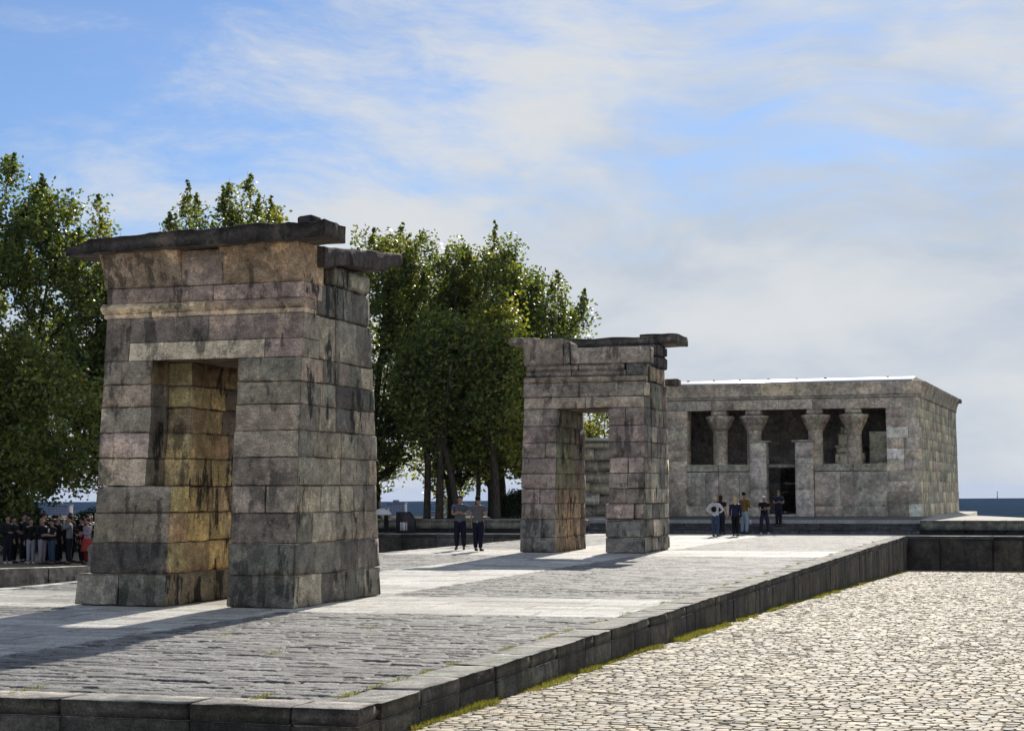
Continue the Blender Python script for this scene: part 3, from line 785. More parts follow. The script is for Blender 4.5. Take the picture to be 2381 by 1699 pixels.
E = np.stack([cx, cy, fz(cy) + hh[:, 0] * 1.05], -1)[:, None, :]
V = np.concatenate([A, B, D, E], 1)
k = np.arange(8); k1 = (k + 1) % 8
quads = np.concatenate([np.stack([k, k1, k1 + 8, k + 8], 1), np.stack([k + 8, k1 + 8, k1 + 16, k + 16], 1)])
tris = np.stack([k + 16, k1 + 16, np.full(8, 24)], 1)
base = (np.arange(n) * 25)[:, None, None]
t = r2.uniform(0, 1, (n, 1)); hue = r2.uniform(0, 1, (n, 1))
cc = np.where(hue < .62, np.array([[.58, .51, .385]]), np.where(hue < .84, np.array([[.44, .43, .385]]), np.array([[.47, .38, .27]]))) * np.array([[1.04, 1, .93]]) * (.42 + .56 * t)
pn = vnoise(np.stack([cx, cy, cx * 0], 1), .35, 6)[:, None]
cc = cc * (1 + .10 * pn)
mb = MB(); mb.add(V.reshape(-1, 3), (quads[None] + base).reshape(-1, 4), np.repeat(cc, 25, 0))
mb.F.append((tris[None] + base).reshape(-1, 3))
tag(mb.build('cobbled_basin_floor', M['cobble'], None, True), kind='structure')

# grass along the foot of the long wall, in joints of the kerb and here and there between cobbles
def blades(px, py, pz, h, w, seed, cols):
    q = np.random.default_rng(seed); n = len(px)
    a = q.uniform(0, 2 * np.pi, n); l = q.uniform(.15, .8, n); b = q.uniform(0, 2 * np.pi, n)
    dx, dy = np.cos(a) * w / 2, np.sin(a) * w / 2
    tx, ty = px + np.cos(b) * h * l, py + np.sin(b) * h * l
    mx, my = px + np.cos(b) * h * l * .35, py + np.sin(b) * h * l * .35
    V = np.stack([np.stack([px - dx, py - dy, pz], -1), np.stack([px + dx, py + dy, pz], -1), np.stack([mx + dx * .7, my + dy * .7, pz + h * .6], -1),
                  np.stack([mx - dx * .7, my - dy * .7, pz + h * .6], -1), np.stack([tx, ty, pz + h], -1)], 1)
    F4 = np.array([[0, 1, 2, 3]])[None] + (np.arange(n) * 5)[:, None, None]; F3 = np.array([[3, 2, 4]])[None] + (np.arange(n) * 5)[:, None, None]
    c = np.array(cols)[q.integers(0, len(cols), n)] * q.uniform(.7, 1.25, (n, 1))
    mb = MB(); mb.add(V.reshape(-1, 3), F4.reshape(-1, 4), np.repeat(c, 5, 0)); mb.F.append(F3.reshape(-1, 3))
    return mb
GR = [(.13, .17, .04), (.19, .20, .06), (.11, .14, .03), (.26, .23, .10), (.14, .17, .045), (.22, .19, .08)]
q = np.random.default_rng(9)
py = 15.4 + 57 * q.uniform(0, 1, 46000) ** 1.25
wd = .11 + .17 * (vnoise(np.stack([py, py * 0, py * 0], 1), .45, 3) + .35).clip(0, 1.2)
px = -5.87 + wd * q.uniform(0, 1, len(py)) ** 1.7
keep = vnoise(np.stack([px, py, px * 0], 1), 1.6, 8) > -.52 + .75 * np.clip((px + 5.8) / .4, 0, 1)
px, py = px[keep], py[keep]
mb = blades(px, py, fz(py) - .005, q.uniform(.02, .075, len(px)) * (1 + .4 * (vnoise(np.stack([px, py, px * 0], 1), 1.1, 12))), np.maximum(.007, py * .0004), 4, GR)
tag(mb.build('grass_strip', M['grass']), 'yellow green grass growing along the foot of the long wall', 'grass', kind='stuff')
ctr = [(-6.39, y_) for y_ in (15.3, 16.0, 16.6, 17.3, 18.4, 20.3, 21.9, 22.4, 23.1, 24.7, 26.5, 29.2, 31.0, 33.6, 35.2, 38, 40.5, 44, 46, 49.5, 53, 57, 63, 66)] + [(-9.6, 14.8), (-7.1, 14.85), (-9.2, 22.8), (-12.2, 25.75), (-10.7, 21.2), (-8.9, 19.0)]
px, py = [], []
for (a, b) in ctr:
    m = q.integers(25, 130); px += list(a + q.normal(0, .03, m)); py += list(b + q.normal(0, .16, m))
px, py = np.array(px), np.array(py)
tag(blades(px, py, px * 0 - .012, q.uniform(.015, .05, len(px)), .008, 5, GR).build('weeds', M['grass']), 'small green weeds in the joints of the platform paving', 'weeds', kind='stuff')
# stray pebbles and dry grass between cobbles
px, py = q.uniform(-5.6, 2.4, 9000), 13.5 + 60 * q.uniform(0, 1, 9000) ** 1.3
keep = vnoise(np.stack([px, py, px * 0], 1), .8, 15) > .25; px, py = px[keep], py[keep]
tag(blades(px, py, fz(py) - .005, q.uniform(.015, .045, len(px)), .008, 6, [(.22, .17, .06), (.17, .16, .04), (.26, .2, .1)]).build('dry_grass', M['grass']), 'sparse dry grass between the cobbles', 'grass', kind='stuff')

# yard on the left where the visitors queue, with its low wall
mb = MB()
pl = [(-95, 10), (-62.2, 10), (-31.9, 53.9), (-31.9, 77.6), (-95, 77.6)]
n = len(pl)
mb.add([(x, y, -.65) for x, y in pl] + [(x, y, -2.5) for x, y in pl], [tuple(range(n))] + [(i, i + n, (i + 1) % n + n, (i + 1) % n) for i in range(n)])
tag(mb.build('yard', M['yard']), kind='structure')
mb = MB(); r_ = random.Random(12)
ps = cuts(0, 53, 1.2, 2.4, r_)
for p, q_ in zip(ps[:-1], ps[1:]):
    g = jit((.2, .19, .17), r_)
    rbox(mb, p + .003, q_ - .003, 0, .5, -.9, .06, r=.02, res=.3, amp=.01, col={'x': g, 'X': g, 'y': g, 'Y': g, 'z': g, 'Z': (.66, .63, .56)}, seed=r_.randint(0, 99), chip=.08)
c_, s_ = math.cos(R(55.4)), math.sin(R(55.4))
mb.warp(lambda V: np.stack([-62.0 + V[:, 0] * c_ + V[:, 1] * s_, 10.1 + V[:, 0] * s_ - V[:, 1] * c_, V[:, 2] - .65], 1))
tag(mb.build('low_wall', M['granite'], None, True), 'low dark stone wall with a sunlit top in front of the queue of visitors', 'low wall')
bo = tag(empty('round_bollard', (-31.9, 53.2, -.65)), 'short rounded dark stone bollard at the end of the low wall by the near gateway', 'bollard')
mb = MB(); mb.lathe(-31.9, 53.2, [(.2, -.7), (.2, -.5), (.17, -.48), (.17, -.1), (.21, -.07), (.21, 0), (.16, .1), (.07, .14)], 14, (.12, .12, .12)); mb.build('post', M['granite'], bo, True)

# the hill the place stands on, the valley and the wooded hills opposite
mb = MB()
rad = np.array([0, 60, 120, 150, 200, 300, 450, 700, 1200, 2000, 3000, 3600, 4200, 4800, 5600, 7000, 9300])
na = 420
V = []
for r_i in rad:
    for k_ in range(na):
        t_ = 2 * math.pi * k_ / na; x, y_ = r_i * math.sin(t_), 40 + r_i * math.cos(t_)
        V.append((x, y_, 0))
V = np.array(V); rr = np.repeat(rad, na)
nz = vnoise(V * np.array([1, 1, 0]), 1 / 900., 3) * .6 + vnoise(V * np.array([1, 1, 0]), 1 / 300., 5) * .4
zz = np.interp(rr, rad, [-1.75, -1.75, -1.9, -4, -14, -35, -52, -58, -60, -60, -58, -48, -34, -22, -24, -34, -60])
V[:, 2] = zz + np.where(rr > 2500, nz * 10, 0)
I = np.arange(len(rad) * na).reshape(len(rad), na); J = np.roll(I, -1, 1)
F = np.stack([I[:-1], J[:-1], J[1:], I[1:]], -1).reshape(-1, 4)[:, ::-1]
mb.add(V, F.copy()); tag(mb.build('terrain', M['far'], None, True), kind='structure')
# ------------------------------------------------------------------ trees
def make_tree(name, label, x, y, z0, top, base, rx, ry, n_cl, leaves, seed, lean=(0, 0), trunk_r=.2, shoots=40, dens=.42, leafs=.21, group='trees behind the gateways', tint=None, forks=None, top_skew=0.0):
    q = np.random.default_rng(seed)
    root = tag(empty(name, (x, y, z0)), label, 'tree', group)
    H_ = top - base; cz = base + H_ * .5
    fork = np.array([x + lean[0] * .5, y + lean[1] * .5, z0 + max(1.6, (base - z0) * .9)])
    # clump centres: uneven ellipsoid, favouring the outside
    cl = []
    while len(cl) < n_cl:
        d = q.normal(0, 1, 3); d /= np.linalg.norm(d)
        rr = q.uniform(.2, 1) ** .5
        p = d * rr
        w = 1.1 - .12 * max(p[2], 0) ** 2 - .12 * max(-p[2], 0)
        p[2] = math.copysign(abs(p[2]) ** .8, p[2])
        lump = 1 + .24 * float(vnoise(d[None] * 2.0 + seed, 1.0, seed)[0])
        c = np.array([x + lean[0] + p[0] * rx * w * lump, y + lean[1] + p[1] * ry * w * lump, cz + p[2] * H_ * .5 * lump])
        if float(vnoise(c[None], .42, seed + 5)[0]) < -.38: continue      # gaps
        cl.append(c)
    cl = np.array(cl)
    # limbs: connect every clump to the nearest node already on the tree
    order = np.argsort(np.linalg.norm((cl - fork) * np.array([1, 1, .6]), axis=1))
    nodes = [np.array([x, y, z0 - .1]), fork * .55 + np.array([x, y, z0]) * .45 + np.array([.05, 0, 0]), fork]
    par = [-1, 0, 1]
    # leaders
    for k in range(5):
        t = 2 * math.pi * (k + q.uniform(0, .5)) / 5; prev = 2
        for s in (.3, .6, .9):
            p = fork + np.array([math.cos(t) * rx * .45 * s, math.sin(t) * ry * .45 * s, (top - fork[2]) * .85 * s]) + q.normal(0, .15, 3)
            nodes.append(p); par.append(prev); prev = len(nodes) - 1
    for i in order:
        N = np.array(nodes); d = cl[i] - N
        cost = np.linalg.norm(d * np.array([1, 1, .75]), axis=1) + np.where(d[:, 2] < 0, .8, 0); cost[:2] += 50
        j = int(np.argmin(cost))
        L = np.linalg.norm(cl[i] - nodes[j])
        if L > 1.0:
            mid = (cl[i] + nodes[j]) / 2 + np.array([0, 0, -.10 * L]) + q.normal(0, .07, 3)
            nodes.append(mid); par.append(j); j = len(nodes) - 1
        nodes.append(cl[i]); par.append(j)
    cnt = np.ones(len(nodes))
    for i in range(len(nodes) - 1, 0, -1): cnt[par[i]] += cnt[i]
    rad = trunk_r * (cnt / cnt[0]) ** .46
    rad = np.maximum(rad, .011)
    mb = MB()
    tr = MB()
    for i in range(1, len(nodes)):
        a, b = nodes[par[i]], nodes[i]
        big = rad[i] > .05
        ra = min(rad[par[i]], rad[i] * 1.25)
        if par[i] == 0: tr.tube([a, a + (b - a) * .12, b], [trunk_r * 1.55, trunk_r * 1.08, rad[i]], 10)
        else: tr.tube([a, (a + b) / 2 + q.normal(0, .03, 3), b], [ra, (ra + rad[i]) / 2, rad[i]], 7 if big else 4, caps=False)
    # upright shoots carry the outline
    top_i = [i for i in range(len(cl)) if cl[i][2] > cz + H_ * .12 or abs(cl[i][0] - x - lean[0]) > rx * .6]
    cs = [(c, q.uniform(.18, .44), 1.0) for c in cl]
    sh = []
    for s in range(shoots):
        c = cl[top_i[q.integers(0, len(top_i))]]
        L = q.uniform(.5, 1.25)
        for t in np.linspace(.2, 1, 6): sh.append((c + np.array([q.normal(0, .04), q.normal(0, .04), L * t]), .12 * (1.3 - t), .09))
    for (c, s, w) in sh[::6]:
        tr.tube([c - np.array([0, 0, .25]), c + np.array([q.normal(0, .05), q.normal(0, .05), .75])], [.014, .006], 3, caps=False)
    tr.build('trunk', M['bark'], root, True)
    P = []; sz = []
    m = int(leaves * .72 / len(cs))
    for (c, s, w) in cs:
        g = np.clip(q.normal(0, 1, (m, 3)), -1.7, 1.7) * np.array([s, s, s * 1.25]); P.append(c + g)
    for (c, s, w) in sh:
        P.append(c + np.clip(q.normal(0, 1, (12, 3)), -1.5, 1.5) * s)
    P = np.concatenate(P); n = len(P)
    a = q.uniform(0, 2 * np.pi, n); el = q.normal(.1, .6, n)
    u = np.stack([np.cos(a) * np.cos(el), np.sin(a) * np.cos(el), np.sin(el)], -1)
    ref = q.normal(0, 1, (n, 3)); v = np.cross(u, ref); v /= np.linalg.norm(v, axis=1, keepdims=True) + 1e-9
    w_ = np.cross(u, v)
    L = (leafs * q.uniform(.65, 1.3, n))[:, None]
    V = np.stack([P - u * L * .5, P + v * L * .32 + w_ * L * .08, P + u * L * .5, P - v * L * .32 + w_ * L * .08], 1)
    F = np.array([0, 1, 2, 3])[None] + (np.arange(n) * 4)[:, None]
    pal = np.array(tint or [(.045, .068, .022), (.055, .08, .025), (.07, .095, .028), (.085, .105, .03), (.10, .115, .032), (.12, .125, .035)])
    patch = (vnoise(P, .35, seed + 3) * 1.1 + q.normal(0, .55, n))
    idx = np.clip(((patch + 1.4) / 2.8 * len(pal)).astype(int), 0, len(pal) - 1)
    cc = pal[idx] * q.uniform(.8, 3.0, (n, 1))
    rare = q.uniform(0, 1, n) < .006; cc[rare] = (.22, .13, .04)
    mb = MB(); mb.add(V.reshape(-1, 3), F, np.repeat(cc, 4, 0)); mb.build('crown', M['leaf'], root)
    return root
YG = [(.10, .12, .025), (.13, .14, .03), (.075, .10, .02), (.16, .155, .035), (.06, .085, .02)]
make_tree('leafy_tree', 'tall tree with feathery top at the left edge, highest of all the trees', -45.9, 70, -.65, 16.4, 2.2, 5.2, 4.6, 520, 90000, 1, trunk_r=.30, shoots=140)
make_tree('leafy_tree', 'dark spreading tree low behind the left pier of the near gateway', -41.6, 74, -.65, 13.4, 1.2, 4.3, 4, 360, 60000, 2, trunk_r=.24, shoots=20)
make_tree('leafy_tree', 'dark low tree right behind the queue at the left edge', -45.5, 64, -.65, 9.5, .3, 6.2, 3.6, 380, 64000, 12, trunk_r=.2, shoots=14)
make_tree('leafy_tree', 'tree whose top just shows above the capping slab of the near gateway', -41.3, 82, .62, 17.2, 4, 4.9, 3.9, 400, 66000, 3, trunk_r=.25, shoots=110)
make_tree('leafy_tree', 'tree with thick dark trunk directly right of the near gateway', -33.6, 83.5, .62, 15.2, 2.7, 4.2, 3.8, 350, 54000, 4, lean=(-.3, 0), trunk_r=.42, shoots=46)
make_tree('leafy_tree', 'dense tall tree in the middle of the row between the two gateways', -29.6, 84.5, .62, 15.0, 2.7, 3.8, 3.8, 350, 54000, 5, lean=(-.2, 0), trunk_r=.26, shoots=50, group='trees behind the gateways')
make_tree('leafy_tree', 'yellow green tree with low hanging leaves just left of the farther gateway', -26.4, 81.5, .62, 10.9, 2.3, 2.7, 2.8, 220, 32000, 6, lean=(-.3, 0), trunk_r=.16, shoots=26, tint=YG)
make_tree('leafy_tree', 'rounded tree behind the leaning trunk, left of the farther gateway', -28.0, 88, .62, 15.0, 3.6, 3.4, 3.2, 260, 40000, 7, lean=(-.2, 0), trunk_r=.22, shoots=34)
make_tree('leafy_tree', 'sparse tree showing sky between its leaves above the farther gateway', -26.1, 87.5, .62, 12.9, 4.5, 2.6, 2.8, 170, 17000, 8, lean=(.2, 0), trunk_r=.16, shoots=46)
make_tree('leafy_tree', 'small sparse tree seen through the doorway of the farther gateway', -25.9, 100, .62, 8.6, 4.6, 2.3, 2.0, 80, 4200, 9, trunk_r=.12, shoots=8, tint=YG)
# slender leaning and forked trunks in the row (thin trees whose crowns join the others)
make_tree('slender_tree', 'slender tree with a straight thin trunk, second trunk right of the near gateway', -29.1, 79.3, .62, 10.5, 4.4, 1.7, 1.7, 60, 7000, 21, trunk_r=.17, shoots=4)
make_tree('slender_tree', 'slender tree with a straight trunk and swollen foot, third trunk right of the near gateway', -28.35, 79.0, .62, 11.0, 4.6, 1.6, 1.6, 60, 7000, 22, trunk_r=.19, shoots=4)
make_tree('slender_tree', 'slender tree whose trunk leans strongly to the left, beside the two guards', -27.35, 79.1, .62, 10.2, 4.6, 1.6, 1.6, 60, 7000, 23, lean=(-1.6, 0), trunk_r=.16, shoots=4)
make_tree('slender_tree', 'thin forked tree directly behind the heads of the two guards', -27.0, 80.6, .62, 9.2, 3.4, 1.5, 1.6, 60, 7000, 24, lean=(.3, 0), trunk_r=.12, shoots=4)
make_tree('slender_tree', 'pale barked tree to the right of the two guards', -25.6, 79.6, .62, 9.8, 4.0, 1.6, 1.6, 70, 8000, 25, lean=(-.4, 0), trunk_r=.19, shoots=4)
make_tree('clipped_tree', 'small round-headed tree with a dark dense crown, left of the farther gateway', -25.05, 84.5, .62, 5.2, 2.9, 1.25, 1.2, 60, 9000, 26, trunk_r=.09, shoots=0, dens=.3)

def bush(label, x, y, z0, rx, h, n, seed):
    q = np.random.default_rng(seed)
    root = tag(empty('bush', (x, y, z0)), label, 'bush')
    d = q.normal(0, 1, (n, 3)); d /= np.linalg.norm(d, axis=1, keepdims=True)
    P = d * (q.uniform(.5, 1, (n, 1)) ** .4) * (1 + .2 * vnoise(d * 2, 1, seed)[:, None])
    P = np.stack([x + P[:, 0] * rx, y + P[:, 1] * rx, z0 + .05 + np.abs(P[:, 2]) * h], -1)
    u = q.normal(0, 1, (n, 3)); u /= np.linalg.norm(u, axis=1, keepdims=True); v = np.cross(u, q.normal(0, 1, (n, 3))); v /= np.linalg.norm(v, axis=1, keepdims=True)
    L = .12
    V = np.stack([P - u * L * .5, P + v * L * .3, P + u * L * .5, P - v * L * .3], 1)
    mb = MB(); mb.add(V.reshape(-1, 3), np.array([0, 1, 2, 3])[None] + (np.arange(n) * 4)[:, None], np.repeat(np.array([[.035, .05, .02]]) * q.uniform(.6, 1.5, (n, 1)), 4, 0))
    mb.build('foliage', M['leaf'], root)
    mb = MB()
    for k in range(7):
        t = q.uniform(0, 6.28); mb.tube([(x, y, z0 - .05), (x + math.cos(t) * rx * .3, y + math.sin(t) * rx * .3, z0 + h * .45), (x + math.cos(t) * rx * .6, y + math.sin(t) * rx * .6, z0 + h * .8)], [.035, .025, .012], 5)
    mb.build('stems', M['bark'], root, True)
bush('dark rounded bush on the terrace edge beside the left pier of the farther gateway', -25.0, 82.2, .62, 1.35, 1.35, 9000, 31)
bush('tall dark bush at the left edge behind the back row of the queue', -44.5, 65.5, -.65, 3.0, 2.9, 22000, 33)
make_tree('leafy_tree', 'sparse low tree far behind the straight trunks, right of the near gateway', -34.5, 99, .0, 8.2, 1.8, 3.0, 2.0, 90, 7000, 41, trunk_r=.13, shoots=8, tint=YG)
bush('dark bush behind the queue of visitors, lowest greenery at the left', -41.0, 68.5, -.65, 1.6, 1.7, 9000, 32)

# ------------------------------------------------------------------ lamp, umbrella, lantern hut, masts, distant blocks
M['white'] = plain('white_cloth', (.78, .76, .76), .8, 0, .06)
M['glass_globe'] = plain('frosted_globe', (.55, .53, .48), .3, 0, .05)
lp = tag(empty('street_lamp', (-28.1, 86, .62)), 'street lamp with a round globe among the tree trunks', 'street lamp')
mb = MB(); mb.tube([(-28.1, 86, .62), (-28.1, 86, 1.0), (-28.1, 86, 4.9)], [.09, .06, .045], 10); mb.lathe(-28.1, 86, [(.05, 4.9), (.13, 4.93), (.13, 4.98), (.06, 5.0)], 12); mb.build('post', M['darkmetal'], lp, True)
mb = MB(); mb.lathe(-28.1, 86, [(.05, 5.0)] + [(.3 * math.sin(math.pi * t / 10), 5.28 - .3 * math.cos(math.pi * t / 10)) for t in range(1, 10)] + [(.03, 5.58)], 18); mb.build('globe', M['glass_globe'], lp, True)
hut = tag(empty('lantern_kiosk', (-29.75, 74.0, 0)), 'small dark kiosk with a sloping roof and a white paned front beside the near gateway', 'kiosk')
kx, ky = -29.05, 76.3
hut.location = (kx, ky, 0)
mb = MB()
mb.add([(kx - .38, ky - .3, 0), (kx + .42, ky - .3, 0), (kx + .42, ky - .3, .62), (kx + .12, ky - .3, 1.0), (kx - .38, ky - .3, 1.0),
        (kx - .38, ky + .3, 0), (kx + .42, ky + .3, 0), (kx + .42, ky + .3, .62), (kx + .12, ky + .3, 1.0), (kx - .38, ky + .3, 1.0)],
       [(0, 1, 2, 3, 4), (9, 8, 7, 6, 5), (0, 5, 6, 1), (1, 6, 7, 2), (2, 7, 8, 3), (3, 8, 9, 4), (4, 9, 5, 0)])
mb.build('cabinet', M['darkmetal'], hut)
mb = MB()
for a, b in ((-.16, -.10), (-.06, .09), (.13, .18)): mb = MB(); mb.box(kx + a, kx + b, ky - .33, ky - .303, .14, .52); mb.build('pane', M['white'], hut)
mb = MB(); mb.box(kx + .0, kx + .22, ky - .34, ky - .303, .53, .58); mb.build('red_trim', plain('red_trim', (.3, .04, .04)), hut)
def mast(label, x, y, z, h):
    o = tag(empty('radio_mast', (x, y, z)), label, 'radio mast')
    mb = MB(); mb.tube([(x, y, z), (x, y, z + h)], [1.3, .6], 6); mb.build('pole', M['darkmetal'], o)
    mb = MB(); mb.tube([(x - 3, y, z + h * .8), (x + 3, y, z + h * .8)], .5, 5); mb.build('crossbar', M['darkmetal'], o)
mast('thin radio mast on the far hill, the one nearer the temple', -235, 4780, -22, 22)
mast('thin radio mast on the far hill, the one nearer the right edge of the picture', -135, 4790, -22, 24)
def tower(label, x, y, z, w, d, h, floors, bays, seed):
    o = tag(empty('apartment_block', (x, y, z)), label, 'building', 'distant buildings beyond the trees')
    mb = MB(); mb.box(x - w / 2, x + w / 2, y - d / 2, y + d / 2, z, z + h); mb.build('wall', M['fwall'], o)
    mb = MB(); mb.box(x - w / 2 - .5, x + w / 2 + .5, y - d / 2 - .5, y + d / 2 + .5, z + h, z + h + 1.5); mb.box(x - w * .2, x + w * .1, y - 3, y + 3, z + h + 1.5, z + h + 5); mb.build('roof', M['fwall'], o)
m, nt, N, L = newmat('windowed_render'); g = G(nt); M['fwall'] = m
bt = g.n('ShaderNodeTexBrick'); L.new(g.mapping(g.pos(), (1, 1, 1), (R(90), 0, 0)), bt.inputs['Vector']); bt.offset = 0
bt.inputs['Color1'].default_value = (.09, .10, .12, 1); bt.inputs['Color2'].default_value = (.12, .12, .14, 1); bt.inputs['Mortar'].default_value = (.21, .205, .21, 1)
bt.inputs['Scale'].default_value = 1; bt.inputs['Mortar Size'].default_value = .9; bt.inputs['Brick Width'].default_value = 4.2; bt.inputs['Row Height'].default_value = 3.2
g.out(bt.outputs['Color'], .9, None, spec=.1)
TW = [(-1040, 34, 46, 2100, 'widest', 'of the row'), (-955, 22, 58, 2050, 'tallest', 'of the row'), (-905, 40, 50, 2160, 'long', 'beside the tallest'), (-800, 26, 54, 2000, 'narrow', 'right of the long one'), (-742, 30, 48, 2080, 'plain', 'behind the guards'), (-668, 24, 44, 2040, 'lowest', 'of the row'), (-1180, 60, 50, 2100, 'broad', 'seen left of the near gateway')]
TW += [(-1250, 30, 60, 2000, 'slim', 'above the heads of the queue'), (-1120, 26, 44, 1900, 'small', 'above the queue'), (-985, 30, 40, 1950, 'low', 'left of the tallest'), (-870, 24, 61, 2250, 'high', 'between the first two trunks'), (-775, 40, 42, 1900, 'squat', 'left of the guards'), (-705, 22, 56, 2300, 'thin', 'right of the guards'), (-640, 36, 50, 2150, 'boxy', 'beside the farther gateway')]
for i, (px_, w, h, y, wd_, ps_) in enumerate(TW):
    tower('hazy distant %s apartment block %s' % (wd_, ps_), px_, y, -60, w, 16, h * .77, 9, 6, i)

# ------------------------------------------------------------------ people
SK = {}
def skinmesh(name, nodes, edges, m, parent, lv=1):
    me = bpy.data.meshes.new(name)
    me.from_pydata([n_[0] for n_ in nodes], edges, [])
    o = bpy.data.objects.new(name, me); C.objects.link(o); o.parent = parent
    md = o.modifiers.new('Skin', 'SKIN'); md.use_smooth_shade = True; md.branch_smoothing = .4
    if not me.skin_vertices: return o
    for v, n_ in zip(me.skin_vertices[0].data, nodes):
        r = n_[1]; v.radius = (r, r) if not isinstance(r, tuple) else r
    me.skin_vertices[0].data[0].use_root = True
    s = o.modifiers.new('Sub', 'SUBSURF'); s.levels = lv; s.render_levels = lv
    me.materials.append(m)
    return o
def cmat(c):
    key = tuple(round(v, 3) for v in c)
    if key not in SK: SK[key] = plain('cloth', c, .85, 0, .12, 30, .15)
    return SK[key]
M['skin'] = plain('skin', (.36, .22, .16), .55, 0, .05, 30, .3)
ARMS = {
    'down': [(.235, .03, 1.14), (.245, -.03, .88)],
    'hips': [(.40, .06, 1.17), (.17, -.04, 1.04)],
    'fold': [(.25, -.05, 1.15), (.03, -.19, 1.20)],
    'front': [(.24, .0, 1.14), (.10, -.30, 1.14)],
    'face': [(.25, -.16, 1.27), (.08, -.19, 1.55)],
    'head': [(.34, -.04, 1.55), (.12, -.02, 1.72)],
    'up': [(.26, -.12, 1.3), (.12, -.16, 1.62)],
}
def person(label, x, y, z, face, h=1.7, top=(.05, .05, .06), legs=(.03, .03, .04), hair=(.03, .02, .015), longhair=False, arms=('down', 'down'), sleeves='long', shoes=(.03, .03, .03), stance=.085, stride=0.0, skirt=None, build=1.08, group='visitors', extra=None, headturn=0):
    root = tag(empty('person', (x, y, z), R(face)), label, 'person', group)
    s = h / 1.75; root.scale = (s, s, s); b = build
    N = [((0, 0, .97), (.15 * b, .11 * b)), ((0, .0, 1.10), (.135 * b, .10 * b)), ((0, -.005, 1.27), (.155 * b, .115 * b)), ((0, .0, 1.40), (.13 * b, .09 * b)), ((0, 0, 1.48), .055), ((0, -.01, 1.555), (.066, .072)), ((0, -.005, 1.64), (.078, .092)), ((0, .01, 1.715), (.06, .072))]
    E_ = [(0, 1), (1, 2), (2, 3), (3, 4), (4, 5), (5, 6), (6, 7)]
    def add(p, r, j): N.append((p, r)); E_.append((j, len(N) - 1)); return len(N) - 1
    add((0, -.105, 1.615), .013, 6)                       # nose
    for sg in (-1, 1): add((sg * .088, .005, 1.62), .015, 6)   # ears
    A = {}
    for sg, pose in ((-1, arms[0]), (1, arms[1])):
        el, wr = ARMS[pose]
        S_ = (sg * .185 * b, .005, 1.405); el = (sg * el[0], el[1], el[2]); wr = (sg * wr[0], wr[1], wr[2])
        j = add(S_, .058, 3); j = add(el, .043, j); j = add(wr, .027, j)
        d = np.array(wr) - np.array(el); d /= np.linalg.norm(d)
        side = np.cross(d, (0, 1, 0.2)); side /= np.linalg.norm(side) + 1e-6
        pal = np.array(wr) + d * .06; j = add(tuple(pal), (.034, .018), j)
        for k, (o_, L) in enumerate(((-.028, .065), (-.010, .08), (.009, .075), (.027, .06))):
            k1 = pal + d * .035 + side * o_; k2 = k1 + d * L * .5 + np.array([0, -.008, 0]); k3 = k1 + d * L + np.array([0, -.022, 0])
            a1 = add(tuple(k1), .009, j); a2 = add(tuple(k2), .008, a1); add(tuple(k3), .007, a2)
        th = add(tuple(pal - d * .01 + side * -.042 + np.array([0, -.02, 0])), .010, j); add(tuple(pal + d * .03 + side * -.055 + np.array([0, -.03, 0])), .008, th)
        A[sg] = (S_, el, wr)
    K = {}
    for sg in (-1, 1):
        hp = (sg * .085, 0, .92); kn = (sg * (stance * .85 + .01), -.015 - stride * sg * .4, .51); an = (sg * stance, .03 - stride * sg, .09); to = (sg * (stance + .02), -.12 - stride * sg, .035)
        j = add(hp, .085, 0); j = add(kn, .055, j); j = add(an, .038, j); add(to, .032, j)
        K[sg] = (hp, kn, an, to)
    body = skinmesh('body', N, E_, M['skin'], root)
    # clothes
    t = .016
    N2 = [((0, 0, .86), (.172 * b, .135 * b)), ((0, 0, .96), (.172 * b, .132 * b)), ((0, 0, 1.08), (.152 * b, .118 * b)), ((0, -.005, 1.27), (.172 * b, .132 * b)), ((0, 0, 1.41), (.168 * b, .122 * b)), ((0, .004, 1.475), (.098, .085))]
    E2 = [(0, 1), (1, 2), (2, 3), (3, 4), (4, 5)]
    for sg in (-1, 1):
        S_, el, wr = A[sg]
        N2.append((S_, .090)); E2.append((4, len(N2) - 1))
        if sleeves == 'long': N2.append((el, .058)); E2.append((len(N2) - 2, len(N2) - 1)); N2.append((wr, .040)); E2.append((len(N2) - 2, len(N2) - 1))
        else:
            m_ = tuple(S_[i] * .4 + el[i] * .6 for i in range(3)); N2.append((m_, .062)); E2.append((len(N2) - 2, len(N2) - 1))
    skinmesh('shirt', N2, E2, cmat(top), root)
    N3 = [((0, 0, 1.06), (.158 * b, .122 * b)), ((0, 0, .93), (.168 * b, .128 * b))]; E3 = [(0, 1)]
    for sg in (-1, 1):
        hp, kn, an, to = K[sg]
        for p, r in (((hp[0] * b, hp[1], .84), .108 * b), (kn, .082 * b), ((an[0], an[1], .08), .068)):
            N3.append((p, r)); E3.append(((1 if p[2] > .8 else len(N3) - 2), len(N3) - 1))
    skinmesh('trousers', N3, E3, cmat(legs), root)
    for sg in (-1, 1):
        hp, kn, an, to = K[sg]
        skinmesh('shoe', [((an[0], an[1] + .03, .045), .045), ((an[0], an[1] - .03, .055), .05), ((to[0], to[1], .035), (.045, .033)), ((to[0], to[1] - .05, .03), (.035, .026))], [(0, 1), (1, 2), (2, 3)], cmat(shoes), root)
    H = [((0, -.005, 1.742), (.088, .095)), ((0, .03, 1.69), (.108, .100)), ((0, .045, 1.60), (.096, .075))]; HE = [(0, 1), (1, 2)]
    if longhair: H.append(((0, .06, 1.48), (.085, .05))); HE.append((2, 3)); H.append(((0, .075, 1.38), (.06, .035))); HE.append((3, 4))
    skinmesh('hair', H, HE, cmat(hair), root)
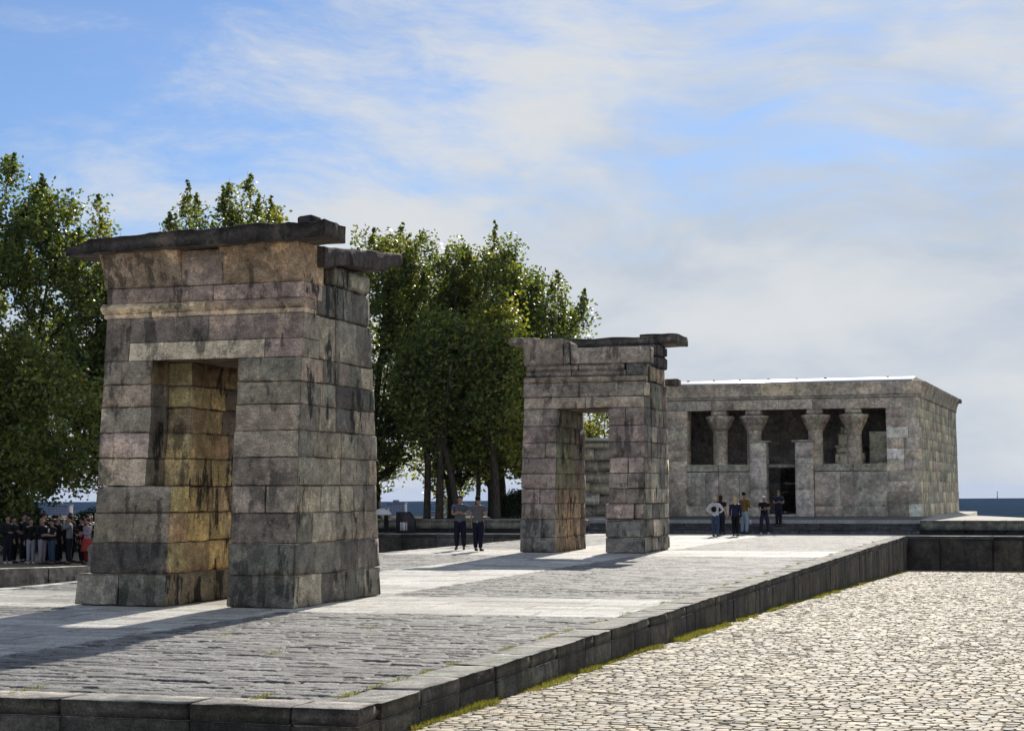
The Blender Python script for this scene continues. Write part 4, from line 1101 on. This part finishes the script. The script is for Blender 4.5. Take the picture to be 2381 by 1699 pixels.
    if skirt:
        mb = MB(); mb.lathe(0, 0, [(.16, 1.0), (.19, .85), (.23, .6), (.25, .5)], 18); sk = mb.build('skirt', cmat(skirt), None, True); sk.parent = root
    if extra:
        for (nm, pts, r, c) in extra:
            skinmesh(nm, [(p, r) for p in pts], [(i, i + 1) for i in range(len(pts) - 1)], cmat(c), root)
    return root
GSH = (.10, .115, .14); GTR = (.012, .014, .028)
gg = 'security guards standing between the gateways'
person('guard in grey short sleeved shirt with folded arms, left of the pair', -18.78, 54.4, 0, 10, 1.80, GSH, GTR, (.015, .012, .01), arms=('fold', 'fold'), sleeves='short', stance=.12, build=1.22, group=gg,
       extra=[('belt', [(-.15, 0, .99), (0, -.12, .99), (.15, 0, .99), (0, .12, .99), (-.15, 0, .99)], .02, (.01, .01, .01)), ('badge', [(-.09, -.13, 1.32), (-.07, -.135, 1.31)], .014, (.5, .5, .5))])
person('guard seen from behind with pouches on a black belt, right of the pair', -17.78, 53.3, 0, 172, 1.78, (.135, .125, .13), GTR, (.015, .012, .01), arms=('fold', 'down'), sleeves='short', stance=.10, stride=.03, build=1.22, group=gg,
       extra=[('belt', [(-.15, 0, .99), (0, -.12, .99), (.15, 0, .99), (0, .12, .99), (-.15, 0, .99)], .025, (.01, .01, .01)), ('pouch', [(-.03, .14, .97), (-.03, .14, .91)], .03, (.35, .42, .3)), ('pouch', [(.07, .13, .97), (.07, .13, .92)], .028, (.3, .32, .33))])
gv = 'visitors in front of the temple steps'
person('visitor in white shirt and jeans with hands on hips and a dark backpack', -13.62, 72.7, 0, 170, 1.68, (.62, .62, .66), (.05, .075, .14), (.55, .47, .33), arms=('hips', 'hips'), stance=.12, stride=.05, group=gv,
       extra=[('backpack', [(0, .17, 1.34), (0, .19, 1.22), (0, .18, 1.06)], (.13, .075), (.02, .015, .015))])
person('visitor in dark clothes raising a bare arm to the head behind the backpack', -13.9, 75.6, 0, 165, 1.74, (.03, .015, .015), (.02, .02, .03), (.04, .02, .015), arms=('down', 'head'), sleeves='short', group=gv, longhair=True)
person('fair haired visitor in a navy jacket and black trousers carrying a bag at the hip', -12.9, 73.5, 0, 185, 1.66, (.025, .025, .06), (.01, .01, .012), (.55, .42, .25), arms=('down', 'down'), group=gv, longhair=True, build=1.12,
       extra=[('shoulder_bag', [(-.24, .02, .98), (-.25, .02, .84)], (.06, .09), (.01, .01, .01)), ('strap', [(.12, .1, 1.44), (-.1, .14, 1.2), (-.24, .05, 1.0)], .012, (.01, .01, .01))])
person('dark haired visitor in a mustard top and pale blue trousers, tallest of the group', -13.1, 77.0, 0, 150, 1.88, (.20, .13, .04), (.33, .40, .48), (.02, .01, .01), arms=('front', 'down'), stance=.15, stride=.04, group=gv,
       extra=[('shopping_bag', [(-.2, -.12, .62), (-.2, -.12, .4)], (.07, .09), (.6, .6, .6))])
person('white haired visitor in a black top and white sneakers holding a paper', -12.2, 76.9, 0, 25, 1.70, (.015, .015, .018), (.03, .035, .055), (.75, .7, .68), arms=('front', 'fold'), sleeves='short', shoes=(.75, .7, .75), stance=.17, group=gv, build=1.15,
       extra=[('paper', [(.02, -.33, 1.17), (.12, -.34, 1.19)], (.05, .01), (.8, .8, .8))])
person('visitor in dark blue clothes with folded arms on the steps before the temple door', -11.72, 77.95, .31, 20, 1.62, (.02, .025, .05), (.02, .02, .035), (.02, .015, .01), arms=('fold', 'fold'), sleeves='short', group=gv)
gq = 'visitors queueing under the trees at the left'
K_ = dict(group=gq)
person('visitor in a black hooded jacket at the very left edge of the picture', -36.55, 55.0, -.65, 60, 1.78, (.02, .02, .022), (.02, .02, .03), (.02, .015, .01), arms=('front', 'down'), shoes=(.6, .65, .6), **K_)
person('visitor in a dark green jacket bending an arm, second from the left of the queue', -36.2, 55.9, -.65, -60, 1.8, (.03, .045, .035), (.02, .02, .03), (.02, .02, .02), arms=('hips', 'front'), shoes=(.6, .62, .6), **K_)
person('visitor in black with pale grey shorts and white sneakers', -35.75, 55.3, -.65, 40, 1.66, (.015, .015, .017), (.35, .36, .42), (.03, .02, .01), arms=('down', 'front'), shoes=(.75, .72, .75), **K_)
person('tall visitor in a long black coat with the head turned right', -35.25, 55.4, -.65, 80, 1.84, (.012, .012, .014), (.012, .012, .015), (.03, .02, .02), arms=('down', 'down'), build=1.15, skirt=(.012, .012, .014), **K_)
person('long haired visitor in a black coat and pale grey trousers reaching out a hand', -35.05, 54.95, -.65, 75, 1.68, (.014, .016, .02), (.30, .27, .32), (.25, .19, .11), longhair=True, arms=('front', 'down'), sleeves='long', build=1.1, **K_)
person('visitor with a pale shirt front and jeans holding a leaflet with bare forearms', -34.65, 54.95, -.65, -25, 1.62, (.02, .02, .025), (.05, .08, .13), (.03, .02, .015), arms=('front', 'front'), sleeves='short', extra=[('leaflet', [(-.08, -.36, 1.17), (.08, -.36, 1.2)], (.06, .01), (.6, .7, .8)), ('scarf', [(-.03, -.12, 1.42), (0, -.15, 1.25)], .04, (.5, .55, .6))], **K_)
person('visitor in black looking down beside a red handbag', -34.5, 55.8, -.65, -40, 1.80, (.015, .013, .015), (.012, .012, .02), (.02, .012, .01), arms=('fold', 'down'), extra=[('handbag', [(.22, -.1, 1.1), (.22, -.12, .98)], (.08, .05), (.30, .03, .04))], **K_)
person('visitor in a grey patterned jacket lifting both hands to the face', -34.05, 55.15, -.65, -70, 1.76, (.16, .17, .19), (.015, .015, .02), (.02, .015, .015), arms=('face', 'face'), **K_)
person('broad visitor dressed all in black between the grey jacket and the red dress', -33.75, 55.9, -.65, 20, 1.74, (.012, .012, .014), (.012, .012, .014), (.015, .012, .012), arms=('down', 'down'), build=1.3, **K_)
person('visitor in a mauve shawl and red skirt next to the near gateway', -33.35, 55.2, -.65, -30, 1.66, (.34, .28, .32), (.2, .03, .03), (.02, .015, .015), arms=('front', 'fold'), skirt=(.35, .05, .04), extra=[('red_bag', [(-.12, -.2, 1.16), (-.12, -.22, 1.0)], (.12, .05), (.42, .04, .04))], **K_)
XTRA = [(-36.75, 55.7, 1.72, 85, 'front', (.02, .022, .02), 'visitor in dark olive facing right, between the hooded jacket and the green one'), (-35.5, 56.2, 1.62, 70, 'face', (.03, .03, .04), 'short visitor in slate grey holding a phone up, behind the pale shorts'),
        (-34.75, 55.5, 1.78, 95, 'down', (.012, .012, .014), 'visitor in black in profile behind the jeans wearer'), (-34.25, 56.3, 1.7, -80, 'hips', (.02, .016, .02), 'visitor in dark plum in profile right of the red handbag'), (-33.55, 55.6, 1.8, 100, 'fold', (.01, .01, .012), 'visitor in black in profile just left of the mauve shawl')]
for (a_, b_, c_h, f_, r_a, t_, l_) in XTRA:
    person(l_, a_, b_, -.65, f_, c_h, t_, (.015, .015, .02), (.02, .014, .01), arms=(r_a, 'down'), build=1.15, **K_)
for i_, (dx_, dy_, hh_, ar_, lb_) in enumerate(((-36.9, 56.6, 1.82, 'down', 'visitor in a black cap in the back row, farthest left of the queue'), (-36.05, 57.2, 1.76, 'fold', 'visitor in charcoal with folded arms in the back row of the queue'),
        (-35.0, 56.8, 1.85, 'front', 'tallest back row visitor, in black behind the long haired one'), (-34.9, 57.6, 1.7, 'hips', 'visitor in dark brown with hands on hips in the back row'), (-34.3, 57.0, 1.8, 'fold', 'visitor in black between the handbag and the grey jacket, back row'),
        (-33.9, 57.3, 1.84, 'down', 'visitor in dark navy in the back row behind the grey jacket'), (-33.3, 56.7, 1.86, 'up', 'visitor in black raising an arm behind the mauve shawl'))):
    person(lb_, dx_, dy_, -.65, (75, -70, 95, 20, 80, -95, 60)[i_], hh_, ((.02, .02, .022), (.03, .03, .032), (.012, .012, .013), (.035, .022, .015), (.014, .014, .015), (.015, .018, .035), (.012, .012, .012))[i_], (.015, .015, .02), (.02, .015, .01), arms=(ar_, 'down'), build=1.12, **K_)
person('visitor in black standing behind the queue, beside the tree trunk', -35.6, 56.9, -.65, 15, 1.76, (.015, .015, .018), (.02, .02, .03), (.02, .015, .01), arms=('down', 'fold'), **K_)
person('small visitor in dark clothes under the pale umbrella by the near gateway', -30.0, 76.2, 0, 20, 1.15, (.03, .03, .03), (.03, .03, .03), (.02, .015, .01), arms=('up', 'front'), sleeves='short', group='visitors under the trees')
um = tag(empty('umbrella', (-30.05, 76.0, .9)), 'pale umbrella partly hidden by the right edge of the near gateway', 'umbrella')
mb = MB(); mb.lathe(-30.15, 76.0, [(.52, .86), (.50, .93), (.36, 1.07), (.16, 1.15), (.02, 1.17)], 8); mb.build('canopy', M['white'], um, True)
mb = MB(); mb.tube([(-30.15, 76.0, .55), (-30.15, 76.0, 1.24)], .012, 6); mb.build('shaft', M['darkmetal'], um)

# ------------------------------------------------------------------ air, sky, sun, camera
if True:
    mb = MB(); mb.box(-9600, 9600, -9400, 9600, -62.5, 26)
    m, nt, N, L = newmat('thin_air'); v = N.new('ShaderNodeVolumePrincipled'); v.inputs['Density'].default_value = .000030; v.inputs['Color'].default_value = (.26, .46, 1, 1); v.inputs['Anisotropy'].default_value = .2
    o_ = N.new('ShaderNodeOutputMaterial'); L.new(v.outputs[0], o_.inputs['Volume'])
    tag(mb.build('haze', m), kind='stuff')

SUN_EL, SUN_AZ = R(28.0), R(-5.0)          # azimuth from +Y towards +X
w = bpy.data.worlds.new('World'); bpy.context.scene.world = w; w.use_nodes = True
nt = w.node_tree; nt.nodes.clear(); g = G(nt)
sky = g.n('ShaderNodeTexSky', sky_type='NISHITA'); sky.sun_disc = False; sky.sun_elevation = SUN_EL; sky.sun_rotation = SUN_AZ
sky.altitude = 650; sky.air_density = 1.0; sky.dust_density = .4; sky.ozone_density = 3.0
tc = g.n('ShaderNodeTexCoord').outputs['Generated']
sx = g.n('ShaderNodeSeparateXYZ'); nt.links.new(tc, sx.inputs[0])
dr = g.mapping(tc, (1, 1, 1), (0, 0, R(-17)))
wn = g.n('ShaderNodeTexNoise'); nt.links.new(g.mapping(dr, (2.2, 2.2, 4)), wn.inputs['Vector']); wn.inputs['Scale'].default_value = 1.4; wn.inputs['Detail'].default_value = 3
wv = g.n('ShaderNodeVectorMath', operation='MULTIPLY_ADD'); nt.links.new(wn.outputs['Color'], wv.inputs[0]); wv.inputs[1].default_value = (.22, .22, .11); nt.links.new(dr, wv.inputs[2])
dw = wv.outputs[0]
q1 = g.noise(g.mapping(dw, (1.5, 1.5, 3.6), (0, R(14), 0)), 2.6, 6, .58)
q2 = g.noise(g.mapping(dw, (1.8, 1.8, 9.0), (0, R(16), 0), (3, 1, 7)), 4.2, 12, .72)
q3 = g.noise(g.mapping(dw, (2.4, 2.4, 9.0), (0, R(-28), 0), (9, 4, 2)), 3.6, 12, .72)
lowv = g.ramp(sx.outputs[2], .02, .24, .30, -.01)
sidev = g.ramp(sx.outputs[0], -.60, -.15, -.11, .10)
wis = g.math('ADD', g.math('MULTIPLY', q2, .44), g.math('MULTIPLY', q3, .30))
wis = g.math('SUBTRACT', wis, .09)
cl_ = g.math('ADD', g.math('ADD', g.math('MULTIPLY', q1, .62), wis), g.math('ADD', lowv, sidev))
cov = g.ramp(cl_, .50, .80, .10, .98)
skyb = g.mix(1.0, sky.outputs[0], (.60, .78, 1.02, 1), 'MULTIPLY')
sdir = g.n('ShaderNodeVectorMath', operation='DOT_PRODUCT'); nt.links.new(tc, sdir.inputs[0]); sdir.inputs[1].default_value = (math.sin(SUN_AZ) * math.cos(SUN_EL), math.cos(SUN_AZ) * math.cos(SUN_EL), math.sin(SUN_EL))
fwd = g.ramp(sdir.outputs['Value'], .1, .85, .78, 1.0)      # veil cloud scatters forward: bright towards the sun, dull away from it
ccol = g.mix(g.ramp(q1, .35, .65), (5.0, 5.7, 6.7, 1), (7.2, 7.4, 7.6, 1))
fin = g.mix(1.0, g.mix(cov, skyb, ccol), fwd, 'MULTIPLY')
bg = g.n('ShaderNodeBackground'); nt.links.new(fin, bg.inputs[0]); bg.inputs[1].default_value = .09
wo = g.n('ShaderNodeOutputWorld'); nt.links.new(bg.outputs[0], wo.inputs[0])
sd = bpy.data.lights.new('sun', 'SUN'); sd.energy = 4.6; sd.angle = R(.53); sd.color = (1, .93, .82)
so = bpy.data.objects.new('sun', sd); C.objects.link(so)
so.rotation_euler = (R(90) - SUN_EL, 0, R(180) - SUN_AZ)
so.location = (0, 0, 60)

cam = bpy.data.cameras.new('camera'); co = bpy.data.objects.new('camera', cam); C.objects.link(co)
cam.sensor_width = 36; cam.lens = 4000 / 2381 * 36; cam.clip_start = .1; cam.clip_end = 30000
from mathutils import Matrix, Euler
pit = math.atan(294.9 / 4000)
Mx = Matrix.Rotation(R(17.31), 4, 'Z') @ Matrix.Rotation(R(90) + pit, 4, 'X') @ Matrix.Rotation(R(-.2), 4, 'Z')
co.matrix_world = Matrix.Translation((0, 0, 1.9)) @ Mx
sc = bpy.context.scene; sc.camera = co
sc.view_settings.view_transform = 'Standard'; sc.view_settings.look = 'None'; sc.view_settings.exposure = 0.15; sc.view_settings.gamma = 1
sc.cycles.max_bounces = 6; sc.cycles.transparent_max_bounces = 8; sc.cycles.volume_bounces = 0
